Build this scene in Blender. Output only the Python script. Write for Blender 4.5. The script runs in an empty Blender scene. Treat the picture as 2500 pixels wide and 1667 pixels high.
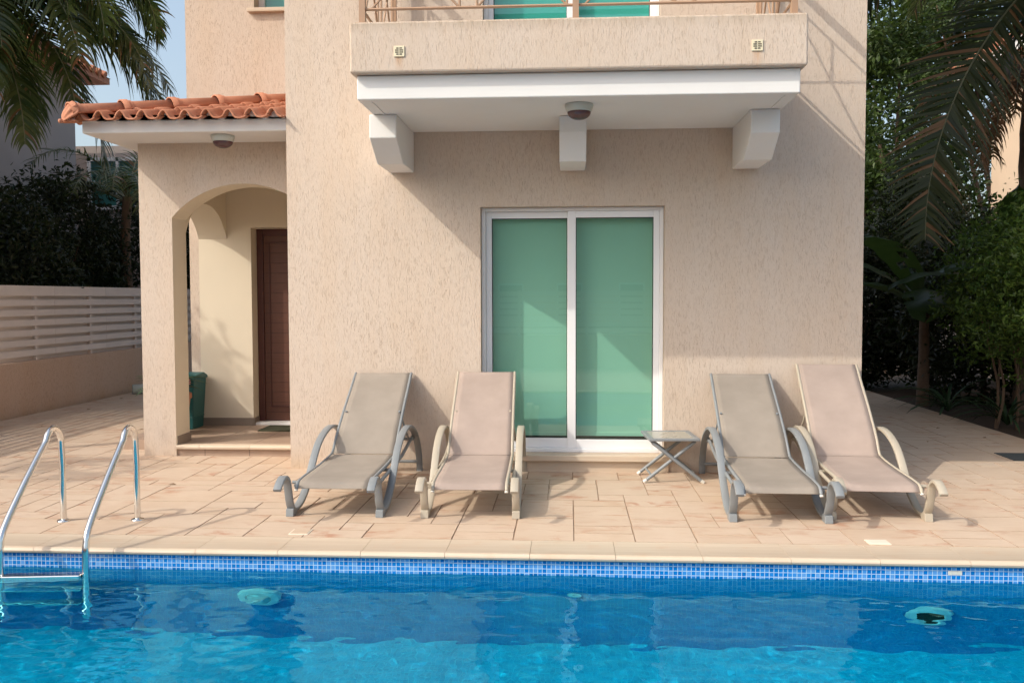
import bpy, math, random
from mathutils import Vector, Matrix, noise
R = math.radians
scene = bpy.context.scene
col = scene.collection
rnd = random.Random(7)

# ------------------------------------------------------------------ camera, sky, sun, exposure
cam_d = bpy.data.cameras.new('camera'); cam = bpy.data.objects.new('camera', cam_d); col.objects.link(cam)
cam_d.sensor_width = 36; cam_d.lens = 32.0; cam_d.clip_start = .05; cam_d.clip_end = 900
yaw, pit, rol = R(3.6), R(2.75), R(.15)
fw = Vector((-math.sin(yaw) * math.cos(pit), math.cos(yaw) * math.cos(pit), -math.sin(pit)))
rt = Vector((math.cos(yaw), math.sin(yaw), 0)); up = rt.cross(fw)
rt2 = math.cos(rol) * rt - math.sin(rol) * up; up2 = math.sin(rol) * rt + math.cos(rol) * up
m3 = Matrix((rt2, up2, -fw)).transposed()
cam.matrix_world = Matrix.Translation((0, 0, 1.5)) @ m3.to_4x4()
scene.camera = cam

SUN = Vector((-1.53, -1.0, 1.48)).normalized()          # direction towards the sun
w = bpy.data.worlds.new('World'); scene.world = w; w.use_nodes = True
nt = w.node_tree; nt.nodes.clear()
wo = nt.nodes.new('ShaderNodeOutputWorld'); bg = nt.nodes.new('ShaderNodeBackground'); sk = nt.nodes.new('ShaderNodeTexSky')
sk.sky_type = 'NISHITA'; sk.sun_disc = False; sk.sun_elevation = math.asin(SUN.z); sk.sun_rotation = math.atan2(SUN.x, SUN.y)
sk.air_density = 1.0; sk.dust_density = 5.0; sk.ozone_density = 1.0
bg.inputs['Strength'].default_value = .15
hz = nt.nodes.new('ShaderNodeMix'); hz.data_type = 'RGBA'; hz.blend_type = 'ADD'; hz.inputs[0].default_value = 1      # even summer haze over the clear sky
nt.links.new(sk.outputs[0], hz.inputs[6]); hz.inputs[7].default_value = (.85, .98, .92, 1); nt.links.new(hz.outputs[2], bg.inputs[0]); nt.links.new(bg.outputs[0], wo.inputs[0])
sl = bpy.data.lights.new('sun', 'SUN'); sl.energy = 2.0; sl.angle = R(.6); sl.color = (1, .935, .81)
sl.cycles.is_caustics_light = True                    # real refracted sunlight in the pool
so = bpy.data.objects.new('sun', sl); col.objects.link(so); so.rotation_euler = SUN.to_track_quat('Z', 'Y').to_euler()
scene.view_settings.view_transform = 'Standard'; scene.view_settings.look = 'None'
scene.view_settings.exposure = .44; scene.view_settings.gamma = 1; scene.view_settings.use_curve_mapping = False
scene.cycles.max_bounces = 12; scene.cycles.diffuse_bounces = 7; scene.cycles.transparent_max_bounces = 16
scene.cycles.caustics_refractive = True; scene.cycles.caustics_reflective = False

# ------------------------------------------------------------------ material helpers
class NT:
    def __init__(s, name):
        s.m = bpy.data.materials.new(name); s.m.use_nodes = True; s.t = s.m.node_tree; s.t.nodes.clear()
        s.out = s.n('ShaderNodeOutputMaterial')
    def n(s, typ, **kw):
        nd = s.t.nodes.new(typ)
        for k, v in kw.items(): setattr(nd, k, v)
        return nd
    def l(s, a, b): s.t.links.new(a, b)
    def put(s, sock, v):
        if hasattr(v, 'is_linked') or isinstance(v, bpy.types.NodeSocket): s.l(v, sock)
        else: sock.default_value = v
    def math(s, op, a, b=None, c=None):
        nd = s.n('ShaderNodeMath', operation=op)
        for i, v in enumerate((a, b, c)):
            if v is not None: s.put(nd.inputs[i], v)
        return nd.outputs[0]
    def pos(s): return s.n('ShaderNodeNewGeometry').outputs['Position']
    def obj(s): return s.n('ShaderNodeTexCoord').outputs['Object']
    def isl(s): return s.n('ShaderNodeNewGeometry').outputs['Random Per Island']
    def sep(s, v):
        nd = s.n('ShaderNodeSeparateXYZ'); s.l(v, nd.inputs[0]); return nd.outputs
    def comb(s, x, y, z):
        nd = s.n('ShaderNodeCombineXYZ')
        for i, v in enumerate((x, y, z)): s.put(nd.inputs[i], v)
        return nd.outputs[0]
    def vscale(s, v, sc):
        nd = s.n('ShaderNodeVectorMath', operation='MULTIPLY'); s.l(v, nd.inputs[0]); nd.inputs[1].default_value = sc; return nd.outputs[0]
    def noise(s, v, scale=5, detail=4, rough=.55, dist=0):
        nd = s.n('ShaderNodeTexNoise'); s.put(nd.inputs['Vector'], v)
        nd.inputs['Scale'].default_value = scale; nd.inputs['Detail'].default_value = detail
        nd.inputs['Roughness'].default_value = rough; nd.inputs['Distortion'].default_value = dist
        return nd.outputs['Fac']
    def ramp(s, f, stops):
        nd = s.n('ShaderNodeValToRGB'); s.l(f, nd.inputs[0]); e = nd.color_ramp.elements
        while len(e) < len(stops): e.new(.5)
        for i, (p, c) in enumerate(stops):
            e[i].position = p; e[i].color = (c[0], c[1], c[2], 1) if not isinstance(c, (int, float)) else (c, c, c, 1)
        return nd.outputs[0]
    def mix(s, f, a, b, mode='MIX'):
        nd = s.n('ShaderNodeMix', data_type='RGBA', blend_type=mode)
        s.put(nd.inputs[0], f)
        for i, v in ((6, a), (7, b)):
            s.put(nd.inputs[i], v if not isinstance(v, tuple) else (v[0], v[1], v[2], 1))
        return nd.outputs[2]
    def bump(s, h, strength=.3, dist=.01, nrm=None):
        nd = s.n('ShaderNodeBump'); s.put(nd.inputs['Height'], h); nd.inputs['Strength'].default_value = strength
        nd.inputs['Distance'].default_value = dist
        if nrm is not None: s.l(nrm, nd.inputs['Normal'])
        return nd.outputs[0]
    def pbr(s, colr, rough=.6, metal=0, nrm=None, spec=.5, trans=0, sub=0):
        b = s.n('ShaderNodeBsdfPrincipled')
        s.put(b.inputs['Base Color'], colr if not isinstance(colr, tuple) else (colr[0], colr[1], colr[2], 1))
        s.put(b.inputs['Roughness'], rough); b.inputs['Metallic'].default_value = metal
        b.inputs['Specular IOR Level'].default_value = spec
        if nrm is not None: s.l(nrm, b.inputs['Normal'])
        return b.outputs[0]
    def done(s, shader): s.l(shader, s.out.inputs[0]); return s.m

def plain(name, c, rough=.5, metal=0, var=.08, scale=6, bump=0, spec=.5):
    t = NT(name); p = t.obj(); f = t.noise(p, scale, 5)
    c2 = tuple(x * (1 - var * 2) for x in c)
    cc = t.mix(f, c2, tuple(min(1, x * (1 + var)) for x in c))
    nr = t.bump(t.noise(p, scale * 8, 3), bump, .004) if bump else None
    rr = t.math('MULTIPLY_ADD', f, .25, rough - .12)
    return t.done(t.pbr(cc, rr, metal, nr, spec))

def stucco(name, base, pit, streaks=(), edge=None):
    t = NT(name); x, y, z = t.sep(t.pos())
    u = t.math('ADD', x, t.math('MULTIPLY', y, .83))
    v = t.comb(t.math('MULTIPLY', u, 140), t.math('MULTIPLY', z, 20), t.math('MULTIPLY', y, 3))
    g = t.noise(v, 1.0, 3, .6, .5)
    v2 = t.comb(t.math('MULTIPLY', u, 200), t.math('MULTIPLY', z, 45), 3.3)
    g2 = t.noise(v2, 1.0, 2, .6)
    pits = t.ramp(g, [(.34, 1), (.45, 0)])
    big = t.noise(t.comb(u, t.math('MULTIPLY', z, .7), y), 1.3, 4, .6)
    bigm = t.ramp(big, [(.3, .35), (.7, 1.0)])
    fine = t.ramp(g2, [(.3, 0), (.75, 1)])
    pm = t.math('MULTIPLY', pits, bigm)
    c = t.mix(fine, tuple(b * .93 for b in base), tuple(b * 1.04 for b in base))
    stain = t.noise(t.comb(t.math('MULTIPLY', u, 3.5), t.math('MULTIPLY', z, .55), 1.0), 1.0, 5, .6)
    c = t.mix(t.ramp(stain, [(.42, 0), (.75, .38)]), c, (base[0] * .93, base[1] * .82, base[2] * .68))
    # splash dirt low down on the wall
    low = t.math('MULTIPLY', t.ramp(z, [(.0, 1), (.22, 0)]), t.ramp(big, [(.35, 0), (.65, .55)]))
    c = t.mix(low, c, (base[0] * .92, base[1] * .75, base[2] * .5))
    c = t.mix(t.math('MULTIPLY', pm, .62), c, pit)
    wob = t.noise(t.comb(t.math('MULTIPLY', u, 40), t.math('MULTIPLY', z, 2.5), 0), 1.0, 4, .6)
    for (sx, sz, ln, wd) in streaks:
        ax = t.math('ABSOLUTE', t.math('SUBTRACT', x, sx))
        k = t.math('MULTIPLY', t.ramp(ax, [(wd * .3, 1), (wd, 0)]), t.math('MULTIPLY', t.math('LESS_THAN', z, sz), t.ramp(t.math('SUBTRACT', sz, z), [(0, .8), (ln, 0)])))
        c = t.mix(t.math('MULTIPLY', k, t.ramp(wob, [(.3, .2), (.65, 1)])), c, (.50, .27, .13))
    if edge:
        k = t.math('MULTIPLY', t.ramp(t.math('SUBTRACT', edge, z), [(0, 1), (.09, 0)]), t.ramp(wob, [(.3, .1), (.7, .75)]))
        c = t.mix(k, c, (base[0] * .62, base[1] * .58, base[2] * .5))
    h = t.math('SUBTRACT', t.math('MULTIPLY', fine, .25), pm)
    return t.done(t.pbr(c, .9, 0, t.bump(h, .5, .006), .2))

M = {}
M['stucco'] = stucco('stucco', (.60, .508, .430), (.43, .325, .245))
M['stucco_parapet'] = stucco('stucco_parapet', (.60, .508, .430), (.43, .325, .245), ((-1.198, 3.2, .11, .035), (1.292, 3.19, .13, .035)), 3.447)
M['stucco_low'] = stucco('stucco_low', (.58, .42, .32), (.3, .19, .13))
M['white_plaster'] = plain('white_plaster', (.755, .755, .75), .75, 0, .03, 3, .12, .25)
M['cream'] = plain('cream_paint', (.66, .59, .475), .75, 0, .03, 2, .1, .2)
M['white_alu'] = plain('white_alu', (.78, .79, .81), .35, 0, .02, 4)
M['rubber'] = plain('rubber', (.015, .017, .018), .5)
M['skirting'] = plain('skirting_tile', (.24, .195, .16), .4, 0, .06, 12)
M['dark_room'] = plain('dark_room', (.03, .03, .03), .9)
M['rail_paint'] = plain('rail_paint', (.40, .255, .165), .45, 0, .06, 9)
M['vent'] = plain('vent_plastic', (.72, .66, .48), .5, 0, .06, 9)
M['black'] = plain('black', (.01, .01, .01), .7)
M['lamp_grey'] = plain('lamp_grey', (.50, .53, .49), .4)
M['lamp_glass'] = plain('lamp_glass', (.085, .035, .04), .14, 0, .05, 5, 0, .7)
M['grey_frame'] = plain('grey_frame', (.225, .245, .26), .42, 0, .07, 8)
M['beige_frame'] = plain('beige_frame', (.43, .385, .31), .42, 0, .05, 8)
M['white_cap'] = plain('white_cap', (.7, .68, .62), .5)
M['fence_paint'] = plain('fence_paint', (.70, .625, .58), .6, 0, .06, 5)
M['bin'] = plain('bin_plastic', (.012, .10, .105), .45, 0, .1, 4)
M['pink'] = plain('pink_plastic', (.65, .3, .3), .5)
M['roll'] = plain('roll_cover', (.42, .47, .44), .6)
M['chair_dark'] = plain('chair_dark', (.02, .025, .028), .5)
M['light_white'] = plain('light_white', (.86, .80, .86), .4, 0, .02, 5)
M['light_lens'] = plain('light_lens', (.60, .66, .72), .2, 0, .02, 5)
M['mat'] = plain('mat', (.055, .065, .068), .85, 0, .2, 40, .3)
M['doormat'] = plain('doormat', (.06, .065, .035), .95, 0, .25, 60, .5)
M['lid'] = plain('lid', (.55, .42, .31), .6, 0, .08, 20)
M['lid_white'] = plain('lid_white', (.74, .66, .55), .5, 0, .04, 20)
M['trunk'] = plain('bark', (.16, .105, .07), .9, 0, .3, 14, .6)
M['soil'] = plain('soil', (.07, .045, .03), .95, 0, .35, 9, .6)
M['blind'] = plain('blind', (.92, .86, .72), .9, 0, .02, 2)

def chrome():
    t = NT('chrome'); f = t.noise(t.obj(), 30, 4)
    return t.done(t.pbr((.78, .78, .77), t.math('MULTIPLY_ADD', f, .14, .06), 1.0))
M['chrome'] = chrome()

def wood_door():
    t = NT('door_wood'); x, y, z = t.sep(t.obj())
    g = t.noise(t.comb(t.math('MULTIPLY', x, 5), y, t.math('MULTIPLY', z, 60)), 1.0, 5, .6, 1.0)
    c = t.mix(g, (.075, .027, .017), (.14, .054, .033))
    ln = t.math('LESS_THAN', t.math('FRACT', t.math('MULTIPLY', z, 9.0)), .06)
    c = t.mix(t.math('MULTIPLY', ln, .55), c, (.025, .008, .006))
    return t.done(t.pbr(c, .45, 0, t.bump(t.math('MULTIPLY', ln, -1.0), .5, .004)))
M['door_wood'] = wood_door()
M['door_frame'] = plain('door_frame', (.075, .02, .014), .4, 0, .1, 10)

def terracotta():
    t = NT('terracotta'); p = t.pos(); f = t.noise(p, 4, 5); i = t.isl()
    c = t.mix(t.ramp(f, [(.3, 0), (.7, 1)]), (.37, .145, .08), (.50, .215, .13))
    c = t.mix(t.math('MULTIPLY', i, .4), c, (.55, .27, .18))
    st = t.ramp(t.noise(p, 17, 5, .7), [(.55, 0), (.75, .5)])
    c = t.mix(st, c, (.20, .085, .055))
    return t.done(t.pbr(c, .75, 0, t.bump(t.noise(p, 60, 3), .25, .003), .25))
M['terracotta'] = terracotta()

def deck_stone():
    t = NT('deck_stone'); p = t.pos(); i = t.isl(); x, y, z = t.sep(p)
    iv = t.math('MULTIPLY', i, 37.0)
    off = t.comb(iv, t.math('MULTIPLY', i, 91.0), 0)
    ad = t.n('ShaderNodeVectorMath', operation='ADD'); t.l(p, ad.inputs[0]); t.l(off, ad.inputs[1]); q = ad.outputs[0]
    f1 = t.noise(q, 3.0, 5, .6)
    c = t.mix(t.ramp(f1, [(.3, 0), (.7, 1)]), (.505, .375, .272), (.57, .45, .345))
    c = t.mix(t.math('MULTIPLY', i, .45), c, (.56, .455, .365))
    blot = t.noise(t.vscale(q, (3.4, 8.0, 1)), 1.0, 6, .68, .8)
    near = t.ramp(t.noise(q, 2.2, 2), [(.45, 0), (.62, 1)])
    c = t.mix(t.math('MULTIPLY', t.ramp(blot, [(.5, 0), (.62, .8)]), t.math('MULTIPLY', near, .95)), c, (.40, .20, .125))
    streak = t.noise(t.vscale(q, (5, 42, 1)), 1.0, 4, .6, .3)
    c = t.mix(t.ramp(streak, [(.56, 0), (.70, .30)]), c, (.38, .22, .14))
    h = t.math('ADD', t.noise(t.vscale(q, (7, 20, 1)), 1.0, 5, .65), t.math('MULTIPLY', blot, .5))
    return t.done(t.pbr(c, t.math('MULTIPLY_ADD', f1, .2, .55), 0, t.bump(h, .35, .012), .3))
M['deck_stone'] = deck_stone()
M['joint'] = plain('deck_joint', (.43, .30, .21), .9, 0, .25, 8)

def coping_mat():
    t = NT('coping_stone'); p = t.pos(); i = t.isl(); x, y, z = t.sep(p)
    v = t.comb(t.math('MULTIPLY_ADD', x, 1.2, t.math('MULTIPLY', i, 50)), t.math('MULTIPLY', t.math('ADD', y, z), 42), i)
    f = t.noise(v, 1.0, 4, .6, .4)
    c = t.mix(t.ramp(f, [(.3, 0), (.72, 1)]), (.54, .43, .32), (.63, .53, .42))
    sp = t.ramp(t.noise(p, 6, 5, .6), [(.55, 0), (.75, .4)])
    c = t.mix(sp, c, (.58, .36, .22))
    return t.done(t.pbr(c, .45, 0, t.bump(f, .15, .004), .4))
M['coping'] = coping_mat()
M['stone_sill'] = coping_mat()

def porch_tile():
    t = NT('porch_tile'); x, y, z = t.sep(t.pos())
    ux = t.math('FRACT', t.math('MULTIPLY', x, 2.3)); uy = t.math('FRACT', t.math('MULTIPLY', y, 2.3))
    ln = t.math('MAXIMUM', t.math('LESS_THAN', ux, .02), t.math('LESS_THAN', uy, .02))
    f = t.noise(t.pos(), 7, 4)
    c = t.mix(f, (.35, .25, .185), (.45, .335, .26))
    c = t.mix(ln, c, (.2, .15, .12))
    return t.done(t.pbr(c, .4, 0, None, .4))
M['porch_tile'] = porch_tile()

def mosaic(name, axis):
    t = NT(name); x, y, z = t.sep(t.pos())
    u, v = {'y': (x, z), 'x': (y, z), 'z': (x, y)}[axis]
    k = 1 / .0262
    us = t.math('MULTIPLY', u, k); vs = t.math('MULTIPLY_ADD', v, k, .25)
    fu = t.math('FRACT', us); fv = t.math('FRACT', vs)
    du = t.math('MINIMUM', fu, t.math('SUBTRACT', 1.0, fu)); dv = t.math('MINIMUM', fv, t.math('SUBTRACT', 1.0, fv))
    d = t.math('MINIMUM', du, dv)
    grout = t.ramp(d, [(.055, 1), (.075, 0)])
    cell = t.comb(t.math('FLOOR', us), t.math('FLOOR', vs), 0)
    wn = t.n('ShaderNodeTexWhiteNoise', noise_dimensions='2D'); t.l(cell, wn.inputs['Vector'])
    if axis == 'z':                                         # plain paler mosaic on the floor
        c = t.ramp(wn.outputs['Value'], [(0, (.004, .38, .62)), (1, (.008, .47, .72))]); c = t.mix(t.math('MULTIPLY', grout, .5), c, (.04, .62, .80))
    else:
        c = t.ramp(wn.outputs['Value'], [(0, (.002, .15, .52)), (.35, (.003, .19, .62)), (.62, (.03, .25, .68)), (1, (.14, .35, .72))])
        c = t.mix(t.math('MULTIPLY', t.math('LESS_THAN', z, -.135), .75), c, (.002, .30, .62))  # softening of the pattern by the water, painted into the submerged tiles
        c = t.mix(grout, c, t.mix(t.math('LESS_THAN', z, -.135), (.50, .66, .78), (.02, .38, .68)))   # water's blue tint painted into the submerged grout
    return t.done(t.pbr(c, .18, 0, t.bump(t.math('MULTIPLY', grout, -1.0), .3, .002), .5))
M['mos_y'] = mosaic('mosaic_y', 'y'); M['mos_x'] = mosaic('mosaic_x', 'x'); M['mos_z'] = mosaic('mosaic_z', 'z')

def water_mat():
    t = NT('water'); p = t.pos()
    g = t.n('ShaderNodeBsdfGlass'); g.inputs['IOR'].default_value = 1.33; g.inputs['Roughness'].default_value = 0
    g.inputs['Color'].default_value = (.34, .95, 1, 1)
    return t.done(g.outputs[0])
M['water'] = water_mat()

def glass_mat(name, tint, refl=1.6):
    t = NT(name)
    tr = t.n('ShaderNodeBsdfTransparent'); tr.inputs['Color'].default_value = (*tint, 1)
    gl = t.n('ShaderNodeBsdfGlossy'); gl.inputs['Roughness'].default_value = .004; gl.inputs['Color'].default_value = (.8, .95, .95, 1)
    lw = t.n('ShaderNodeLayerWeight'); lw.inputs['Blend'].default_value = .5; fr = t.math('MULTIPLY_ADD', t.math('POWER', lw.outputs['Facing'], 5), .9, .085)
    nr = t.bump(t.noise(t.pos(), 1.2, 1), .02, .02); t.l(nr, gl.inputs['Normal'])
    b = t.n('ShaderNodeMixShader'); t.l(fr, b.inputs[0]); t.l(tr.outputs[0], b.inputs[1]); t.l(gl.outputs[0], b.inputs[2])
    return t.done(b.outputs[0])
M['door_glass'] = glass_mat('door_glass', (.48, .75, .71))
M['teal_glass'] = glass_mat('teal_glass', (.22, .66, .66))
M['table_glass'] = plain('frosted_top', (.36, .35, .30), .3, 0, .04, 4)

def sling_mat(name, c):
    t = NT(name); p = t.obj(); x, y, z = t.sep(p)
    f = t.noise(p, 5, 5); wv = t.math('ADD', t.math('SINE', t.math('MULTIPLY', x, 760)), t.math('SINE', t.math('MULTIPLY', t.math('ADD', y, z), 640)))
    cc = t.mix(t.ramp(f, [(.3, 0), (.75, 1)]), tuple(k * .86 for k in c), tuple(k * 1.06 for k in c))
    cc = t.mix(t.math('MULTIPLY_ADD', wv, .09, .16), cc, tuple(k * .6 for k in c))
    ed = t.ramp(t.math('ABSOLUTE', x), [(.205, 0), (.215, .35), (.222, .35), (.23, .12)])
    cc = t.mix(ed, cc, tuple(k * .72 for k in c))
    return t.done(t.pbr(cc, .8, 0, t.bump(wv, .15, .002), .2))
M['sling_grey'] = sling_mat('sling_grey', (.32, .28, .24))
M['sling_pink'] = sling_mat('sling_pink', (.405, .325, .285))

def leaf(name, c1, c2, dead=0, trans=.3, rough=.45):
    t = NT(name); i = t.isl()
    c = t.mix(i, c1, c2)
    if dead: c = t.mix(t.math('GREATER_THAN', t.math('FRACT', t.math('MULTIPLY', i, 17.3)), 1 - dead), c, (.20, .10, .045))
    d = t.pbr(c, rough, 0, None, .4)
    tl = t.n('ShaderNodeBsdfTranslucent'); t.l(t.mix(.5, c, (.10, .17, .02)), tl.inputs['Color'])
    b = t.n('ShaderNodeMixShader'); b.inputs[0].default_value = trans; t.l(d, b.inputs[1]); t.l(tl.outputs[0], b.inputs[2])
    return t.done(b.outputs[0])
M['palm_leaf'] = leaf('palm_leaf', (.028, .055, .018), (.105, .130, .042), .06, .32, .28)
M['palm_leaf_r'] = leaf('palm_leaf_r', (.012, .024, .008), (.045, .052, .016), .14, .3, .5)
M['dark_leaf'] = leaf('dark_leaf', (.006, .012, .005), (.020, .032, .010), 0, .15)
M['mid_leaf'] = leaf('mid_leaf', (.03, .06, .015), (.075, .12, .03), 0, .35)
M['hedge_leaf'] = leaf('hedge_leaf', (.03, .075, .012), (.10, .16, .025), 0, .35)
M['banana_leaf'] = leaf('banana_leaf', (.018, .040, .014), (.035, .065, .022), 0, .35, .35)
M['dead_leaf'] = leaf('dead_leaf', (.14, .075, .04), (.26, .13, .06), 0, .2, .8)
M['agave'] = leaf('agave', (.02, .05, .025), (.05, .10, .045), 0, .1)
M['rachis'] = plain('rachis', (.13, .135, .07), .5)

# ------------------------------------------------------------------ mesh helpers
class MB:
    def __init__(s): s.v = []; s.f = []; s.mi = []
    def face(s, pts, mi=0):
        b = len(s.v); s.v += [tuple(p) for p in pts]; s.f.append(tuple(range(b, b + len(pts)))); s.mi.append(mi)
    def box(s, x0, x1, y0, y1, z0, z1, mi=0):
        b = len(s.v)
        s.v += [(x0, y0, z0), (x1, y0, z0), (x1, y1, z0), (x0, y1, z0), (x0, y0, z1), (x1, y0, z1), (x1, y1, z1), (x0, y1, z1)]
        for q in ((0, 3, 2, 1), (4, 5, 6, 7), (0, 1, 5, 4), (1, 2, 6, 5), (2, 3, 7, 6), (3, 0, 4, 7)):
            s.f.append(tuple(b + i for i in q)); s.mi.append(mi)
        return s
    def prism(s, poly, x0, x1, axis='x', mi=0):
        """poly of 2-D points extruded along an axis: x -> (y,z), y -> (x,z)"""
        def P(p, t): return (t, p[0], p[1]) if axis == 'x' else ((p[0], t, p[1]) if axis == 'y' else (p[0], p[1], t))
        b = len(s.v); n = len(poly)
        s.v += [P(p, x0) for p in poly] + [P(p, x1) for p in poly]
        s.f.append(tuple(range(b, b + n))); s.f.append(tuple(range(b + 2 * n - 1, b + n - 1, -1))); s.mi += [mi, mi]
        for i in range(n):
            j = (i + 1) % n; s.f.append((b + i, b + n + i, b + n + j, b + j)); s.mi.append(mi)
        return s
    def sweep(s, path, prof, side=None, cap=True, mi=0, closed=True):
        """prof: (a,b) offsets along side axis and the binormal; radius function allowed through list of scales"""
        n = len(path); m = len(prof); b = len(s.v); P = [Vector(p) for p in path]
        prev = None
        for i in range(n):
            tg = (P[min(i + 1, n - 1)] - P[max(i - 1, 0)]).normalized()
            if side is not None: sx = Vector(side)
            else:
                sx = prev if prev is not None else (Vector((1, 0, 0)) if abs(tg.x) < .8 else Vector((0, 1, 0)))
            sx = (sx - tg * sx.dot(tg)).normalized(); prev = sx
            ny = tg.cross(sx)
            for a, c in (prof[i] if isinstance(prof[0], list) else prof): s.v.append(tuple(P[i] + sx * a + ny * c))
        if isinstance(prof[0], list): m = len(prof[0])
        for i in range(n - 1):
            for j in range(m if closed else m - 1):
                k = (j + 1) % m
                s.f.append((b + i * m + j, b + i * m + k, b + (i + 1) * m + k, b + (i + 1) * m + j)); s.mi.append(mi)
        if cap and closed:
            s.f.append(tuple(b + j for j in range(m - 1, -1, -1))); s.f.append(tuple(b + (n - 1) * m + j for j in range(m))); s.mi += [mi, mi]
        return s
    def tube(s, path, r, seg=12, mi=0, cap=True):
        if isinstance(r, (int, float)): r = [r] * len(path)
        pr = [[(q * math.cos(2 * math.pi * k / seg), q * math.sin(2 * math.pi * k / seg)) for k in range(seg)] for q in r]
        return s.sweep(path, pr, None, cap, mi)
    def lathe(s, prof, c, seg=24, axis='z', mi=0):
        b = len(s.v); m = len(prof)
        for k in range(seg):
            a = 2 * math.pi * k / seg
            for r, h in prof:
                if axis == 'z': s.v.append((c[0] + r * math.cos(a), c[1] + r * math.sin(a), c[2] + h))
                else: s.v.append((c[0] + r * math.cos(a), c[1] + h, c[2] + r * math.sin(a)))
        for k in range(seg):
            q = (k + 1) % seg
            for i in range(m - 1):
                s.f.append((b + k * m + i, b + q * m + i, b + q * m + i + 1, b + k * m + i + 1)); s.mi.append(mi)
        return s
    def build(s, name, mats, parent=None, smooth=False, bevel=0, solid=0, auto=None):
        me = bpy.data.meshes.new(name); me.from_pydata(s.v, [], s.f)
        for m in (mats if isinstance(mats, (list, tuple)) else [mats]): me.materials.append(m)
        me.polygons.foreach_set('material_index', s.mi)
        if smooth: me.polygons.foreach_set('use_smooth', [True] * len(s.f))
        me.update()
        o = bpy.data.objects.new(name, me); col.objects.link(o)
        if parent is not None:
            o.parent = parent
            q = parent; off = Vector((0, 0, 0))
            while q is not None:
                off += q.location; q = q.parent
            if not getattr(s, 'local', False):
                for v in me.vertices: v.co -= off
        if solid: md = o.modifiers.new('solid', 'SOLIDIFY'); md.thickness = solid; md.offset = -1
        if bevel:
            md = o.modifiers.new('bevel', 'BEVEL'); md.width = bevel; md.segments = 2; md.limit_method = 'ANGLE'; md.angle_limit = R(40)
        if auto:
            me.polygons.foreach_set('use_smooth', [True] * len(s.f))
            try: me.set_sharp_from_angle(angle=R(auto))
            except Exception: pass
        return o

class LMB(MB):
    local = True

def tag(o, label=None, cat=None, group=None, kind=None):
    for k, v in (('label', label), ('category', cat), ('group', group), ('kind', kind)):
        if v: o[k] = v
    return o
def empty(name, loc, label, cat, group=None):
    o = bpy.data.objects.new(name, None); col.objects.link(o); o.location = loc; o.empty_display_size = .2
    return tag(o, label, cat, group)
def struct(o): o['kind'] = 'structure'; return o

def spline(pts, n=8):
    P = [Vector(p) for p in pts]; out = []
    for i in range(len(P) - 1):
        p0 = P[max(i - 1, 0)]; p1 = P[i]; p2 = P[i + 1]; p3 = P[min(i + 2, len(P) - 1)]
        for k in range(n):
            t = k / n
            out.append(.5 * ((2 * p1) + (p2 - p0) * t + (2 * p0 - 5 * p1 + 4 * p2 - p3) * t * t + (3 * p1 - p0 - 3 * p2 + p3) * t ** 3))
    out.append(P[-1]); return out

def wall_y(mb, x0, x1, z0, z1, y, th, ops, mi=0):
    """wall facing -Y with openings (x0,x1,z0,z1); front, back and reveals"""
    xs = sorted({x0, x1, *[o[0] for o in ops], *[o[1] for o in ops]}); xs = [x for x in xs if x0 <= x <= x1]
    zs = sorted({z0, z1, *[o[2] for o in ops], *[o[3] for o in ops]}); zs = [z for z in zs if z0 <= z <= z1]
    def hole(x, z): return any(o[0] < x < o[1] and o[2] < z < o[3] for o in ops)
    for i in range(len(xs) - 1):
        for j in range(len(zs) - 1):
            if hole((xs[i] + xs[i + 1]) / 2, (zs[j] + zs[j + 1]) / 2): continue
            a, b, c, d = xs[i], xs[i + 1], zs[j], zs[j + 1]
            mb.face([(a, y, c), (b, y, c), (b, y, d), (a, y, d)], mi)
            mb.face([(a, y + th, c), (a, y + th, d), (b, y + th, d), (b, y + th, c)], mi)
    for o in ops:
        a, b, c, d = o[:4]
        mb.face([(a, y, c), (a, y, d), (a, y + th, d), (a, y + th, c)], mi)
        mb.face([(b, y, c), (b, y + th, c), (b, y + th, d), (b, y, d)], mi)
        if d < z1: mb.face([(a, y, d), (b, y, d), (b, y + th, d), (a, y + th, d)], mi)
        if c > z0: mb.face([(a, y, c), (a, y + th, c), (b, y + th, c), (b, y, c)], mi)
    mb.face([(x0, y, z0), (x0, y, z1), (x0, y + th, z1), (x0, y + th, z0)], mi)
    mb.face([(x1, y, z0), (x1, y + th, z0), (x1, y + th, z1), (x1, y, z1)], mi)
    mb.face([(x0, y, z1), (x1, y, z1), (x1, y + th, z1), (x0, y + th, z1)], mi)

# ------------------------------------------------------------------ setting: ground, deck, pool
PX0, PX1, PY0, PY1, WZ = -4.4, 5.2, 1.35, 5.265, -.125
def ring(mb, X0, X1, Y0, Y1, z, hx0, hx1, hy0, hy1, mi=0):
    mb.face([(X0, Y0, z), (X1, Y0, z), (X1, hy0, z), (X0, hy0, z)], mi)
    mb.face([(X0, hy1, z), (X1, hy1, z), (X1, Y1, z), (X0, Y1, z)], mi)
    mb.face([(X0, hy0, z), (hx0, hy0, z), (hx0, hy1, z), (X0, hy1, z)], mi)
    mb.face([(hx1, hy0, z), (X1, hy0, z), (X1, hy1, z), (hx1, hy1, z)], mi)
mb = MB(); ring(mb, -300, 300, -300, 400, -.04, PX0 - .1, PX1 + .1, PY0 - .1, PY1 + .1)
struct(mb.build('ground', M['soil']))

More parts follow.
